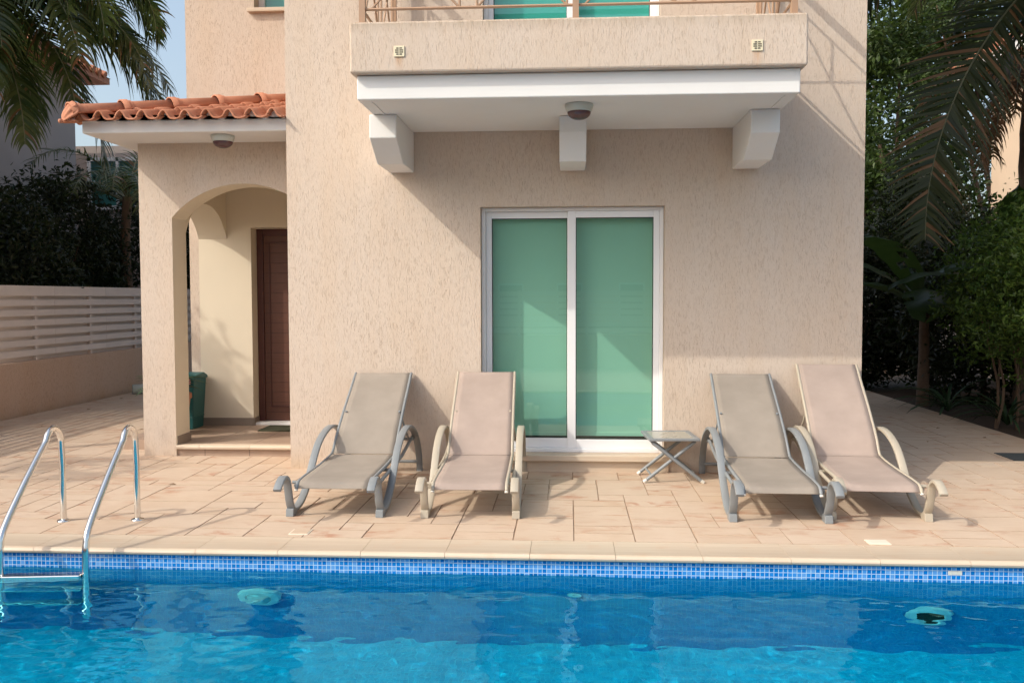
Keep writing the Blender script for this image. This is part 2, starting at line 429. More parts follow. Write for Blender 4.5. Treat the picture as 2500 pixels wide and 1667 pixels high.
CW = .33                                                   # width of the coping
mb = MB(); DX0, DX1, DY0, DY1 = -7.0, 4.78, -3.4, 20.0
ring(mb, DX0, DX1, DY0, DY1, -.0055, PX0 - .02, PX1 + .02 if PX1 < DX1 else DX1 - .001, PY0 - .02, PY1 + .02, 1)
U = .19; nx = int((DX1 - DX0) / U) + 1; ny = int((DY1 - DY0) / U) + 1
used = set(); ry = random.Random(21)
oy = PY1 - .03 + CW + .004
def stone(x0, x1, y0, y1):
    if x1 > DX1: x1 = DX1
    if x1 - x0 < .04: return
    # keep clear of the pool and its coping
    if y1 > PY0 - CW and y0 < oy - .001 and x1 > PX0 - CW and x0 < PX1 + CW:
        if y0 < PY0 - CW and y1 <= oy: y1 = PY0 - CW
        else: return
        if y1 - y0 < .04: return
    g = ry.uniform(.0010, .0028); b = .0022; j = lambda: ry.uniform(-.0025, .0025)
    a, bb, c, d = x0 + g, x1 - g, y0 + g * 1.5, y1 - g * 1.5
    t = [(a + b + j(), c + b + j(), 0), (bb - b + j(), c + b + j(), 0), (bb - b + j(), d - b + j(), 0), (a + b + j(), d - b + j(), 0)]
    u = [(a, c, -.0045), (bb, c, -.0045), (bb, d, -.0045), (a, d, -.0045)]
    base = len(mb.v); mb.v += t + u
    for q in ((0, 1, 2, 3), (4, 5, 1, 0), (5, 6, 2, 1), (6, 7, 3, 2), (7, 4, 0, 3)):
        mb.f.append(tuple(base + k for k in q)); mb.mi.append(0 if q == (0, 1, 2, 3) else 1)
k0 = int((DY0 - oy) / U) - 1
for jj in range(k0, ny + k0 + 2):
    for ii in range(nx):
        if (ii, jj) in used: continue
        opts = [(2, 2), (2, 1), (3, 2), (2, 1), (1, 2), (2, 3), (3, 1), (1, 1)]
        ry.shuffle(opts)
        for (aw, ah) in opts + [(1, 1)]:
            if jj < 0 and jj + ah > 0: continue
            cells = [(ii + p, jj + q) for p in range(aw) for q in range(ah)]
            if all(c not in used and c[0] < nx for c in cells):
                used.update(cells); break
        stone(DX0 + ii * U, DX0 + (ii + aw) * U, oy + jj * U, oy + (jj + ah) * U)
struct(mb.build('deck', [M['deck_stone'], M['joint']]))

mb = MB()                                                   # coping: bullnosed slabs round the pool
nose = [(CW, 0), (.045, 0), (.040, .003), (.022, .003), (.012, 0), (.004, -.006), (0, -.016), (.003, -.027), (.012, -.034), (.03, -.036), (CW, -.036)]
def cop(y_edge, sgn, x0, x1):
    poly = [(y_edge + sgn * a, c) for a, c in nose]
    mb.prism(poly if sgn < 0 else poly[::-1], x0, x1)
x = PX0 - CW
rc = random.Random(4)
while x < PX1 + CW:
    x1 = min(x + .5, PX1 + CW); cop(PY1 - .03, 1, x + .0012, x1 - .0012); cop(PY0 + .03, -1, x + .0012, x1 - .0012); x = x1
y = PY0 + .03
while y < PY1 - .03:
    y1 = min(y + .5, PY1 - .03)
    for e, s in ((PX0 + .03, -1), (PX1 - .03, 1)):
        poly = [(e + s * a, c) for a, c in nose]
        mb.prism(poly if s > 0 else poly[::-1], y + .0012, y1 - .0012, 'y')
    y = y1
struct(mb.build('coping', M['coping'], auto=35))

PZ = -1.22
mb = MB()
mb.face([(PX0, PY1, PZ), (PX1, PY1, PZ), (PX1, PY1, -.03), (PX0, PY1, -.03)], 0)
mb.face([(PX0, PY0, PZ), (PX0, PY0, -.03), (PX1, PY0, -.03), (PX1, PY0, PZ)], 0)
mb.face([(PX0, PY0, PZ), (PX0, PY1, PZ), (PX0, PY1, -.03), (PX0, PY0, -.03)], 1)
mb.face([(PX1, PY0, PZ), (PX1, PY0, -.03), (PX1, PY1, -.03), (PX1, PY1, PZ)], 1)
mb.face([(PX0, PY0, PZ), (PX1, PY0, PZ), (PX1, PY1, PZ), (PX0, PY1, PZ)], 2)
pl = struct(mb.build('pool', [M['mos_y'], M['mos_x'], M['mos_z']])); pl.cycles.is_caustics_receiver = True
mb = MB(); gx, gy = 640, 260
def wave(x, y):
    k = .6 + .8 * noise.noise((x * .5, y * .6, 7))
    return (.0060 * noise.noise((x * 1.0 + 3, y * 1.5, 0)) + k * .0046 * noise.noise((x * 3.0 + .3 * y, y * 4.8 + 9, 2))
            + k * .0033 * noise.noise((x * 8 + 1.5 * y, y * 13, 5)) + .0009 * noise.noise((x * 19, y * 30, 8)))
for j in range(gy + 1):
    for i in range(gx + 1):
        x = PX0 + (PX1 - PX0) * i / gx; y = PY0 + (PY1 - PY0) * j / gy
        mb.v.append((x, y, WZ + wave(x, y)))
for j in range(gy):
    for i in range(gx):
        q = j * (gx + 1) + i; mb.f.append((q, q + 1, q + gx + 2, q + gx + 1)); mb.mi.append(0)
wt = struct(mb.build('water', M['water'], smooth=True)); wt.cycles.is_caustics_caster = True
mb = MB()
for k, (a, b) in enumerate(((2.155, 2.180), (2.181, 2.206), (2.207, 2.233))):
    mb.box(a, b, PY1 - .003, PY1 + .02, -.083 + .002 * (k % 2), -.058)
struct(mb.build('bare_plaster', M['white_cap']))

# ------------------------------------------------------------------ the villa
FY = 7.83; HX0, HX1 = -2.45, 2.462; WY = 9.80; WXL = -4.165; HZ = 6.4
house = empty('house', (0, FY, 0), 'beige textured stucco villa with balcony and tiled arched entrance behind the pool', 'house')
dz0, dz1, dx0, dx1 = .15, 2.278, -.763, .811
udx0, udx1 = -.735, .765
mb = MB(); wall_y(mb, HX0, HX1, -.05, HZ, FY, .36, [(dx0, dx1, dz0, dz1), (udx0, udx1, 3.14, 5.3)])
front = mb.build('front_wall', M['stucco'], house, bevel=.012)
mb = MB()
mb.box(HX0, HX0 + .3, FY + .36, WY + 4, -.05, HZ); mb.build('side_wall', M['stucco'], house)
mb = MB(); mb.box(HX1 - .3, HX1, FY + .36, WY + 4, -.05, HZ); mb.build('side_wall', M['stucco'], house)
EDX0, EDX1, EDZ0, EDZ1 = -3.475, -2.55, .13, 2.27           # entrance door opening
mb = MB(); wall_y(mb, WXL, HX0, -.05, HZ, WY, .3, [(EDX0, EDX1, .1, EDZ1), (-3.40, -2.5, 4.59, 5.7)])
mb.box(WXL, WXL + .3, WY + .3, WY + 4, -.05, HZ)
mb.build('wing_wall', M['stucco'], house, bevel=.01)
# main hip roof above the frame
mb = MB()
def hip(mb, x0, x1, y0, y1, z, ov, pitch):
    X0, X1, Y0, Y1 = x0 - ov, x1 + ov, y0 - ov, y1 + ov; hw = min(X1 - X0, Y1 - Y0) / 2; zt = z + .12 + hw * pitch
    r0 = (X0 + hw, Y0 + hw, zt); r1 = ((X1 - hw, Y1 - hw, zt))
    b = [(X0, Y0, z + .12), (X1, Y0, z + .12), (X1, Y1, z + .12), (X0, Y1, z + .12)]
    if X1 - X0 >= Y1 - Y0: mb.face([b[0], b[1], r1, r0]); mb.face([b[2], b[3], r0, r1]); mb.face([b[1], b[2], r1]); mb.face([b[3], b[0], r0])
    else: mb.face([b[1], b[2], r1, r0]); mb.face([b[3], b[0], r0, r1]); mb.face([b[0], b[1], r0]); mb.face([b[2], b[3], r1])
    mb.box(X0 + .02, X1 - .02, Y0 + .02, Y1 - .02, z, z + .117)
hip(mb, WXL, HX1, FY, WY + 4, HZ, .45, .3)
mb.build('main_roof', M['terracotta'], house)

# --- balcony
bal = MB()
bal.box(-1.52, 1.605, 6.522, FY - .002, 2.918, 3.089)
o = bal.build('balcony_slab', M['white_plaster'], house, bevel=.008)
mb = MB()
px0, px1, py0, pz0, pz1 = -1.555, 1.638, 6.452, 3.092, 3.447
mb.box(px0, px1, py0, py0 + .16, pz0, pz1)
mb.box(px0, px0 + .16, py0 + .16, FY - .002, pz0, pz1); mb.box(px1 - .16, px1, py0 + .16, FY - .002, pz0, pz1)
mb.box(px0 + .16, px1 - .16, py0 + .16, FY - .002, pz0, pz0 + .05)
mb.build('balcony_parapet', M['stucco_parapet'], house, bevel=.014)
def bracket(x0, x1, yf, zk, yb):
    mb = MB(); mb.prism([(FY - .002, 2.916), (yf, 2.916), (yf, zk), (yb, 2.575), (FY - .002, 2.575)][::-1], x0, x1)
    mb.build('bracket', M['white_plaster'], house, bevel=.008)
bracket(-1.545, -1.332, 7.03, 2.735, 7.31); bracket(-.078, .134, 7.19, 2.79, 7.29); bracket(1.368, 1.588, 7.05, 2.74, 7.31)
mb = MB()                                                   # thin drip moulding on the soffit
mb.box(-1.43, -1.42, 6.6, 7.03, 2.911, 2.917); mb.build('drip_strip', M['white_plaster'], house)
mb = MB(); mb.box(1.51, 1.52, 6.6, 7.05, 2.911, 2.917); mb.build('drip_strip', M['white_plaster'], house)
for vx, vz in ((-1.198, 3.236), (1.292, 3.229)):
    s = .038; mb = MB(); fyv = py0
    mb.box(vx - s, vx + s, fyv - .008, fyv - .001, vz - s, vz + s)
    v = mb.build('overflow_vent', M['vent'], house, bevel=.002)
    mb = MB()
    for k in range(4):
        zz = vz - .021 + k * .014; hw = math.sqrt(max(.0, .029 ** 2 - (zz - vz) ** 2))
        mb.box(vx - hw, vx - .003, fyv - .0095, fyv - .0079, zz - .0035, zz + .0035); mb.box(vx + .003, vx + hw, fyv - .0095, fyv - .0079, zz - .0035, zz + .0035)
    mb.build('slot', M['black'], v)

# --- balcony railing
rail = bpy.data.objects.new('railing', None); col.objects.link(rail); rail.parent = house; rail.location = (0, 0, 0)
def bar(mb, a, b, r): mb.tube([a, b], r, 6)
ry0 = 6.53; rz0, rz1, rz2 = 3.555, 4.22, 4.36
def panel(ax, ay, bx, by, n):
    A = Vector((ax, ay, 0)); B = Vector((bx, by, 0)); d = (B - A)
    def P(t, z): p = A + d * t; return (p.x, p.y, z)
    mb = MB()
    bar(mb, P(0, rz0), P(1, rz0), .011); bar(mb, P(0, rz1), P(1, rz1), .011)
    L = d.length; g = .062 / L
    for k in range(n):
        t0 = k / n; t1 = (k + 1) / n
        if k > 0: bar(mb, P(t0 + g, rz0), P(t0 + g, rz1), .009)
        if k < n - 1 or True: bar(mb, P(t1 - g, rz0), P(t1 - g, rz1), .009)
        bar(mb, P(t0 + g, rz0), P(t1 - g, rz1), .008); bar(mb, P(t1 - g, rz0), P(t0 + g, rz1), .008)
        mb2 = (t0 + t1) / 2
        bar(mb, P(mb2, (rz0 + rz1) / 2), P(mb2, rz1), .008)
    return mb.build('rail_panel', M['rail_paint'], rail)
rxl, rxm, rxr = -1.475, .045, 1.556
def post(x, y):
    mb = MB(); mb.box(x - .022, x + .022, y - .022, y + .022, pz1 - .01, rz2); mb.box(x - .045, x + .045, y - .045, y + .045, pz1, pz1 + .008)
    mb.build('post', M['rail_paint'], rail)
for x in (rxl, rxm, rxr): post(x, ry0)
for x in (rxl, rxr): post(x, FY - .12)
panel(rxl, ry0, rxm, ry0, 2); panel(rxm, ry0, rxr, ry0, 2)
for x in (rxl, rxr):
    panel(x, ry0 + .02, x, FY - .12, 2)
mb = MB(); mb.box(rxl - .03, rxr + .03, ry0 - .03, ry0 + .03, rz2, rz2 + .035)
for x in (rxl, rxr): mb.box(x - .03, x + .03, ry0 + .031, FY - .01, rz2, rz2 + .035)
mb.build('handrail', M['rail_paint'], rail)

# --- sliding doors
def sliding(name, x0, x1, z0, z1, gz0, gz1, L0, L1, R0, R1, glass, blind_y, blind_z0):
    d = bpy.data.objects.new(name, None); col.objects.link(d); d.parent = house
    y = FY + .09
    mb = MB()
    mb.box(x0 + .002, x0 + .035, y, y + .12, z0, z1); mb.box(x1 - .035, x1 - .002, y, y + .12, z0, z1)
    mb.box(x0 + .0355, x1 - .0355, y, y + .12, z1 - .03, z1 - .002); mb.box(x0 + .0355, x1 - .0355, y - .004, y + .12, z0 + .001, z0 + .03)
    mb.build('frame', M['white_alu'], d, bevel=.003)
    for (a, b, ga, gb, yy, g0) in ((x0 + .036, R0 - .05, L0, L1, y + .062, gz0 + .004), (R0 - .072, x1 - .036, R0, R1, y + .02, gz0)):
        mb = MB(); t = .035; q0, q1 = z0 + .031, z1 - .031
        mb.box(a, ga, yy, yy + t, q0, q1); mb.box(gb, b, yy, yy + t, q0, q1)
        mb.box(ga, gb, yy, yy + t, gz1, q1); mb.box(ga, gb, yy, yy + t, q0, g0)
        s = mb.build('sash', M['white_alu'], d, bevel=.003)
        mb = MB(); e = .006                                   # rubber gasket
        mb.box(ga, ga + e, yy + .004, yy + t - .004, g0, gz1); mb.box(gb - e, gb, yy + .004, yy + t - .004, g0, gz1)
        mb.box(ga + e, gb - e, yy + .004, yy + t - .004, gz1 - e, gz1); mb.box(ga + e, gb - e, yy + .004, yy + t - .004, g0, g0 + e)
        mb.build('gasket', M['rubber'], s)
        mb = MB(); mb.face([(ga + e, yy + t * .5, g0 + e), (gb - e, yy + t * .5, g0 + e), (gb - e, yy + t * .5, gz1 - e), (ga + e, yy + t * .5, gz1 - e)])
        mb.build('pane', glass, s)
    mb = MB(); n = 60                                         # the blind hangs behind both panes
    mb.box(x0 + .01, x1 - .01, blind_y, blind_y + .003, blind_z0, z1 + .05)
    mb.box(x0 + .01, x1 - .01, blind_y - .008, blind_y + .011, blind_z0 - .03, blind_z0)
    mb.build('blind', M['blind'], d)
    mb = MB(); mb.box(x0 - .3, x1 + .3, FY + .9, FY + .92, z0 - .1, z1 + .2); mb.box(x0 - .3, x1 + .3, FY + .37, FY + .9, z0 - .12, z0 - .08)
    mb.build('room_back', M['dark_room'], d)
    return d
sliding('sliding_door', dx0, dx1, dz0, dz1, .262, 2.19, -.677, -.017, .057, .725, M['door_glass'], FY + .235, .305)
sliding('balcony_door', udx0, udx1, 3.14, 5.3, 3.24, 5.2, -.655, -.02, .05, .685, M['teal_glass'], FY + .22, 3.3)
mb = MB(); mb.box(-.83, .87, 7.755, FY + .088, .098, .149)
mb.build('door_sill', M['stone_sill'], house, bevel=.006)
mb = MB(); mb.box(-.81, .85, 7.80, FY - .001, -.01, .097)
mb.build('sill_plinth', M['coping'], house, bevel=.006)

# --- wing window and its sill
win = bpy.data.objects.new('window', None); col.objects.link(win); win.parent = house
mb = MB(); mb.box(-3.398, -3.33, WY + .14, WY + .2, 4.62, 5.7); mb.box(-3.329, -2.5, WY + .14, WY + .2, 4.62, 4.665)
mb.build('window_frame', M['white_alu'], win, bevel=.003)
mb = MB(); mb.face([(-3.329, WY + .17, 4.665), (-2.5, WY + .17, 4.665), (-2.5, WY + .17, 5.7), (-3.329, WY + .17, 5.7)])
mb.build('pane', M['teal_glass'], win)
mb = MB(); mb.box(-3.39, -2.5, WY + .26, WY + .27, 4.6, 5.7); mb.build('blind', M['blind'], win)
mb = MB(); mb.box(-3.46, -2.452, WY - .06, WY + .138, 4.575, 4.618); mb.build('window_sill', M['stone_sill'], house, bevel=.006)

# --- entrance porch: pillar, arches, floor
PYF, PXL, PXI, PB = 8.42, -4.06, -3.744, 8.73; SPR = 2.262; SOF = 2.957
def arc(c, half, z0, rise, n=20):
    Rr = (half * half + rise * rise) / (2 * rise); zc = z0 + rise - Rr; a = math.asin(half / Rr)
    return [(c + Rr * math.sin(-a + 2 * a * i / n), zc + Rr * math.cos(-a + 2 * a * i / n)) for i in range(n + 1)]
fa = [p for p in arc(-3.058, .686, SPR, .312, 30) if p[0] < HX0 - .003]
zr = fa[-1][1]; fa.append((HX0 - .003, zr - .012))
mb = MB()
# outer face of the front wall
mb.face([(PXL, PYF, -.05), (PXI, PYF, -.05), (PXI, PYF, SPR), (PXL, PYF, SPR)])
mb.face([(PXL, PYF, SPR), (PXI, PYF, SPR), (PXI, PYF, SOF), (PXL, PYF, SOF)])
for a, b in zip(fa[:-1], fa[1:]):
    mb.face([(a[0], PYF, a[1]), (b[0], PYF, b[1]), (b[0], PYF, SOF), (a[0], PYF, SOF)])
# outer face of the side wall
sa = arc((PB + WY) / 2, (WY - PB) / 2, 2.14, .33, 24)
mb.face([(PXL, PB, -.05), (PXL, PYF, -.05), (PXL, PYF, SOF), (PXL, PB, SOF)])
for a, b in zip(sa[:-1], sa[1:]): mb.face([(PXL, b[0], b[1]), (PXL, a[0], a[1]), (PXL, a[0], SOF), (PXL, b[0], SOF)])
mb.build('porch_wall', M['stucco'], house)
mb = MB()                                                    # cream painted reveals and inner faces
mb.face([(PXI, PYF + .001, .0), (PXI, PB, .0), (PXI, PB, SPR), (PXI, PYF + .001, SPR)])
for a, b in zip(fa[:-1], fa[1:]):
    mb.face([(a[0], PYF + .001, a[1]), (a[0], PB, a[1]), (b[0], PB, b[1]), (b[0], PYF + .001, b[1])])
    mb.face([(a[0], PB, a[1]), (a[0], PB, 2.9), (b[0], PB, 2.9), (b[0], PB, b[1])])
mb.face([(PXL, PB, -.05), (PXL, PB, 2.14), (PXI, PB, 2.14), (PXI, PB, -.05)])
for a, b in zip(sa[:-1], sa[1:]):
    mb.face([(PXL, a[0], a[1]), (PXL, b[0], b[1]), (PXI, b[0], b[1]), (PXI, a[0], a[1])])
    mb.face([(PXI, a[0], a[1]), (PXI, b[0], b[1]), (PXI, b[0], 2.9), (PXI, a[0], 2.9)])
mb.face([(PXL, PYF, 2.9), (HX0, PYF, 2.9), (HX0, WY, 2.9), (PXL, WY, 2.9)])
y = WY - .004                                                # cream coat on the back wall and on the villa's flank
for (a, b, c, d) in ((PXL, EDX0, .1, 2.9), (EDX0, EDX1, EDZ1, 2.9), (EDX1, HX0 - .004, .1, 2.9)):
    mb.face([(a, y, c), (b, y, c), (b, y, d), (a, y, d)])
mb.face([(HX0 - .004, PYF + .05, .1), (HX0 - .004, y, .1), (HX0 - .004, y, 2.9), (HX0 - .004, PYF + .05, 2.9)])
e = .003
mb.face([(EDX0 + e, y, .1), (EDX0 + e, y, EDZ1), (EDX0 + e, WY + .2, EDZ1), (EDX0 + e, WY + .2, .1)])
mb.face([(EDX0, y, EDZ1 - e), (EDX1, y, EDZ1 - e), (EDX1, WY + .2, EDZ1 - e), (EDX0, WY + .2, EDZ1 - e)])
mb.build('porch_lining', M['cream'], house)
mb = MB(); mb.box(PXL + .02, HX0 - .005, PYF + .02, WY - .006, -.04, .099)
mb.build('porch_floor', M['porch_tile'], house)
mb = MB(); mb.box(-4.46, PXL + .0195, 8.76, WY - .006, -.04, .0985); mb.build('side_step', M['porch_tile'], house)
mb = MB()
for a, b in ((PXI + .002, -3.52), (-3.517, -3.03), (-3.027, -2.54), (-2.537, HX0 - .004)):
    mb.prism([(PYF - .012, .068), (PYF + .1, .068), (PYF + .1, .104), (PYF - .004, .104), (PYF - .014, .096), (PYF - .018, .084)][::-1], a, b)
mb.build('porch_step', M['stone_sill'], house, auto=40)
mb = MB()
mb.box(PXI, PXI + .01, PYF + .03, PB + .009, .1, .185)
mb.build('skirting', M['skirting'], house)
mb = MB()
mb.box(PXL, EDX0 - .0, WY - .016, WY - .0045, .1, .185); mb.box(EDX0 + .0035, EDX0 + .014, WY - .016, WY + .15, .1, .185)
mb.build('skirting', M['skirting'], house)
dr = bpy.data.objects.new('entrance_door', None); col.objects.link(dr); dr.parent = house
mb = MB(); yd = WY + .16
mb.box(EDX0 + .004, EDX0 + .075, yd, yd + .07, EDZ0, EDZ1 - .004); mb.box(EDX1 - .075, EDX1 - .004, yd, yd + .07, EDZ0, EDZ1 - .004)
mb.box(EDX0 + .076, EDX1 - .076, yd, yd + .07, EDZ1 - .075, EDZ1 - .004)
mb.build('door_frame', M['door_frame'], dr, bevel=.005)
mb = MB(); mb.box(EDX0 + .077, EDX1 - .077, yd + .025, yd + .06, EDZ0, EDZ1 - .076)
dl = mb.build('door_leaf', M['door_wood'], dr)
mb = MB(); a, b, c, d = EDX0 + .15, EDX1 - .15, .30, EDZ1 - .16
for q in ((a - .014, b + .014, c - .014, c), (a - .014, b + .014, d, d + .014), (a - .014, a, c, d), (b, b + .014, c, d)):
    mb.box(q[0], q[1], yd + .014, yd + .0245, q[2], q[3])
mb.build('moulding', M['door_frame'], dl, bevel=.003)
mb = MB(); mb.box(EDX0 + .004, EDX1 - .004, WY + .02, yd + .1, .1, .129); mb.build('threshold', M['white_plaster'], dr, bevel=.004)

# --- porch roof: slab, S-tiles, hip caps
mb = MB(); mb.box(-4.30, HX0 - .002, 7.872, WY - .005, SOF, 3.07)
mb.build('porch_fascia', M['white_plaster'], house, bevel=.012)
EY, EX, EZ, SL = 7.765, -4.35, 3.047, .27
PIT = .192
def sprof(t):                                               # S-tile: round cover then flat pan
    t = t % 1.0
    if t < .56: return .062 * math.sin(math.pi * t / .56) ** .8
    return -.004 - .010 * math.sin(math.pi * (t - .56) / .44)
proof = bpy.data.objects.new('porch_roof', None); col.objects.link(proof); proof.parent = house
def tile_slope(swap):
    mb = MB(); rows = 7; N = 16
    e0 = EX if not swap else EY                              # start of the across axis
    e1 = HX0 - .004 if not swap else WY - .006
    d0 = EY if not swap else EX
    k = 0
    while e0 + .02 + k * PIT < e1:
        a0 = e0 + .02 + k * PIT; k += 1
        for r in range(rows):
            y0 = d0 - .015 + r * .30; y1 = y0 + .36
            lim = (HX0 if swap else WY)
            if y0 > lim - .1: continue
            y1 = min(y1, lim - .004)
            # hip: across - e0 >= depth - d0
            if (a0 + PIT * .8 - e0) < (y0 - d0): continue
            jz = ry.uniform(-.003, .003); jx = ry.uniform(-.004, .004)
            base = len(mb.v)
            nn = [i for i in range(N + 1) if a0 + PIT * 1.10 * i / N + jx < e1]
            if len(nn) < 3: continue
            for yf, lift in ((0, .030), (.5, .021), (1, .012)):
                for i in nn:
                    t = i / N * 1.10; a = a0 + PIT * t + jx
                    yy = min(y0 + (y1 - y0) * yf, max(y0 + .004 * yf, d0 + (a - e0) + .03))
                    z = EZ + (yy - d0) * SL + sprof(min(t, .999)) + lift + jz + (.007 if t > .97 else 0)
                    mb.v.append((a, yy, z) if not swap else (yy, a, z))
            n = len(nn)
            for s in range(2):
                for i in range(n - 1):
                    q = (base + s * n + i, base + s * n + i + 1, base + (s + 1) * n + i + 1, base + (s + 1) * n + i)
                    mb.f.append(q if not swap else q[::-1]); mb.mi.append(0)
    o = mb.build('roof_tiles', M['terracotta'], proof, smooth=True, solid=.014)
    return o
tile_slope(False); tile_slope(True)
mb = MB(); top = []                                         # mortar bed following the front row of tiles
x = -4.27
while x < HX0 - .01:
    top.append((x, EZ + .026 + sprof((x - EX - .02) / PIT) * .96)); x += PIT / 16
mb.prism(top + [(top[-1][0], 3.0715), (top[0][0], 3.0715)], 7.852, 7.95, 'y')
mb.build('mortar', M['white_plaster'], proof)
hd = Vector((1, 1, SL)); hl = hd.length; hd.normalize(); hs = Vector((1, -1, 0)).normalized(); hu = hs.cross(hd); hu = hu if hu.z > 0 else -hu
H0 = Vector((EX + .02, EY + .02, EZ + .062))
Lh = (HX0 - EX) * 2 ** .5 * math.sqrt(1 + SL * SL / 2) - .02
s = -.03; first = True
while s < Lh:
    s1 = min(s + .46, Lh); mb = MB(); n = 14
    segs = [(0, .088), (.05, .088), (.055, .079), (.08, .079), (.085, .070), (s1 - s + .03, .062)]
    prev = None; base = len(mb.v)
    for q, rr in segs:
        for i in range(n + 1):
            an = math.pi * (i / n) * 1.06 - math.pi * .03
            p = H0 + hd * (s + q) + hs * (rr * 1.12 * math.cos(an)) + hu * (rr * math.sin(an) * 1.05)
            mb.v.append(tuple(p))
    for j in range(len(segs) - 1):
        for i in range(n): mb.f.append((base + j * (n + 1) + i, base + j * (n + 1) + i + 1, base + (j + 1) * (n + 1) + i + 1, base + (j + 1) * (n + 1) + i)); mb.mi.append(0)
    mb.build('ridge_tile', M['terracotta'], proof, solid=.014, auto=40)
    s += .45
# shell-shaped finial closing the hip end
mb = MB(); n = 26; m = 12; base = len(mb.v)
for j in range(m + 1):
    t = j / m
    for i in range(n + 1):
        an = math.pi * (i / n); flute = 1 + .10 * math.cos(an * 9)
        rr = .108 * (math.cos(t * math.pi / 2) ** .42) * (flute if t > .02 else 1)
        p = H0 + hd * (.02 - .12 * t) + hs * (rr * 1.1 * math.cos(an)) + hu * (rr * math.sin(an) * 1.02 - .055 * t)
        mb.v.append(tuple(p))
for j in range(m):
    for i in range(n): mb.f.append((base + j * (n + 1) + i, base + j * (n + 1) + i + 1, base + (j + 1) * (n + 1) + i + 1, base + (j + 1) * (n + 1) + i)); mb.mi.append(0)
p = H0 - hd * .115 - hu * .05; mb.lathe([(0, -.02), (.014, -.016), (.02, 0), (.014, .016), (0, .02)], p, 10)
p = H0 - hd * .05 - Vector((0, 0, .055)); mb.box(p.x - .05, p.x + .09, p.y - .04, p.y + .04, p.z - .012, p.z + .006)
mb.build('finial', M['terracotta'], proof, solid=.012, auto=60)

# ------------------------------------------------------------------ lamps on the soffits
def bulkhead(x, y, z, label):
    t = empty('ceiling_lamp', (x, y, z), label, 'lamp', 'round soffit lamps on the villa')
    mb = LMB(); mb.lathe([(0, -.002), (.104, -.002), (.106, -.012), (.094, -.05), (.088, -.056), (0, -.054)], (0, 0, 0), 32)
    mb.build('lamp_base', M['lamp_grey'], t, auto=35)
    mb = LMB(); mb.lathe([(.087 * math.cos(a * math.pi / 20), -.0565 - .058 * math.sin(a * math.pi / 20)) for a in range(11)], (0, 0, 0), 32)
    mb.build('lamp_shade', M['lamp_glass'], t, smooth=True)
bulkhead(.072, 6.79, 2.918, 'round lamp with dark glass dome under the balcony slab')
bulkhead(-3.10, 8.06, SOF, 'round lamp with dark glass dome under the tiled porch roof')

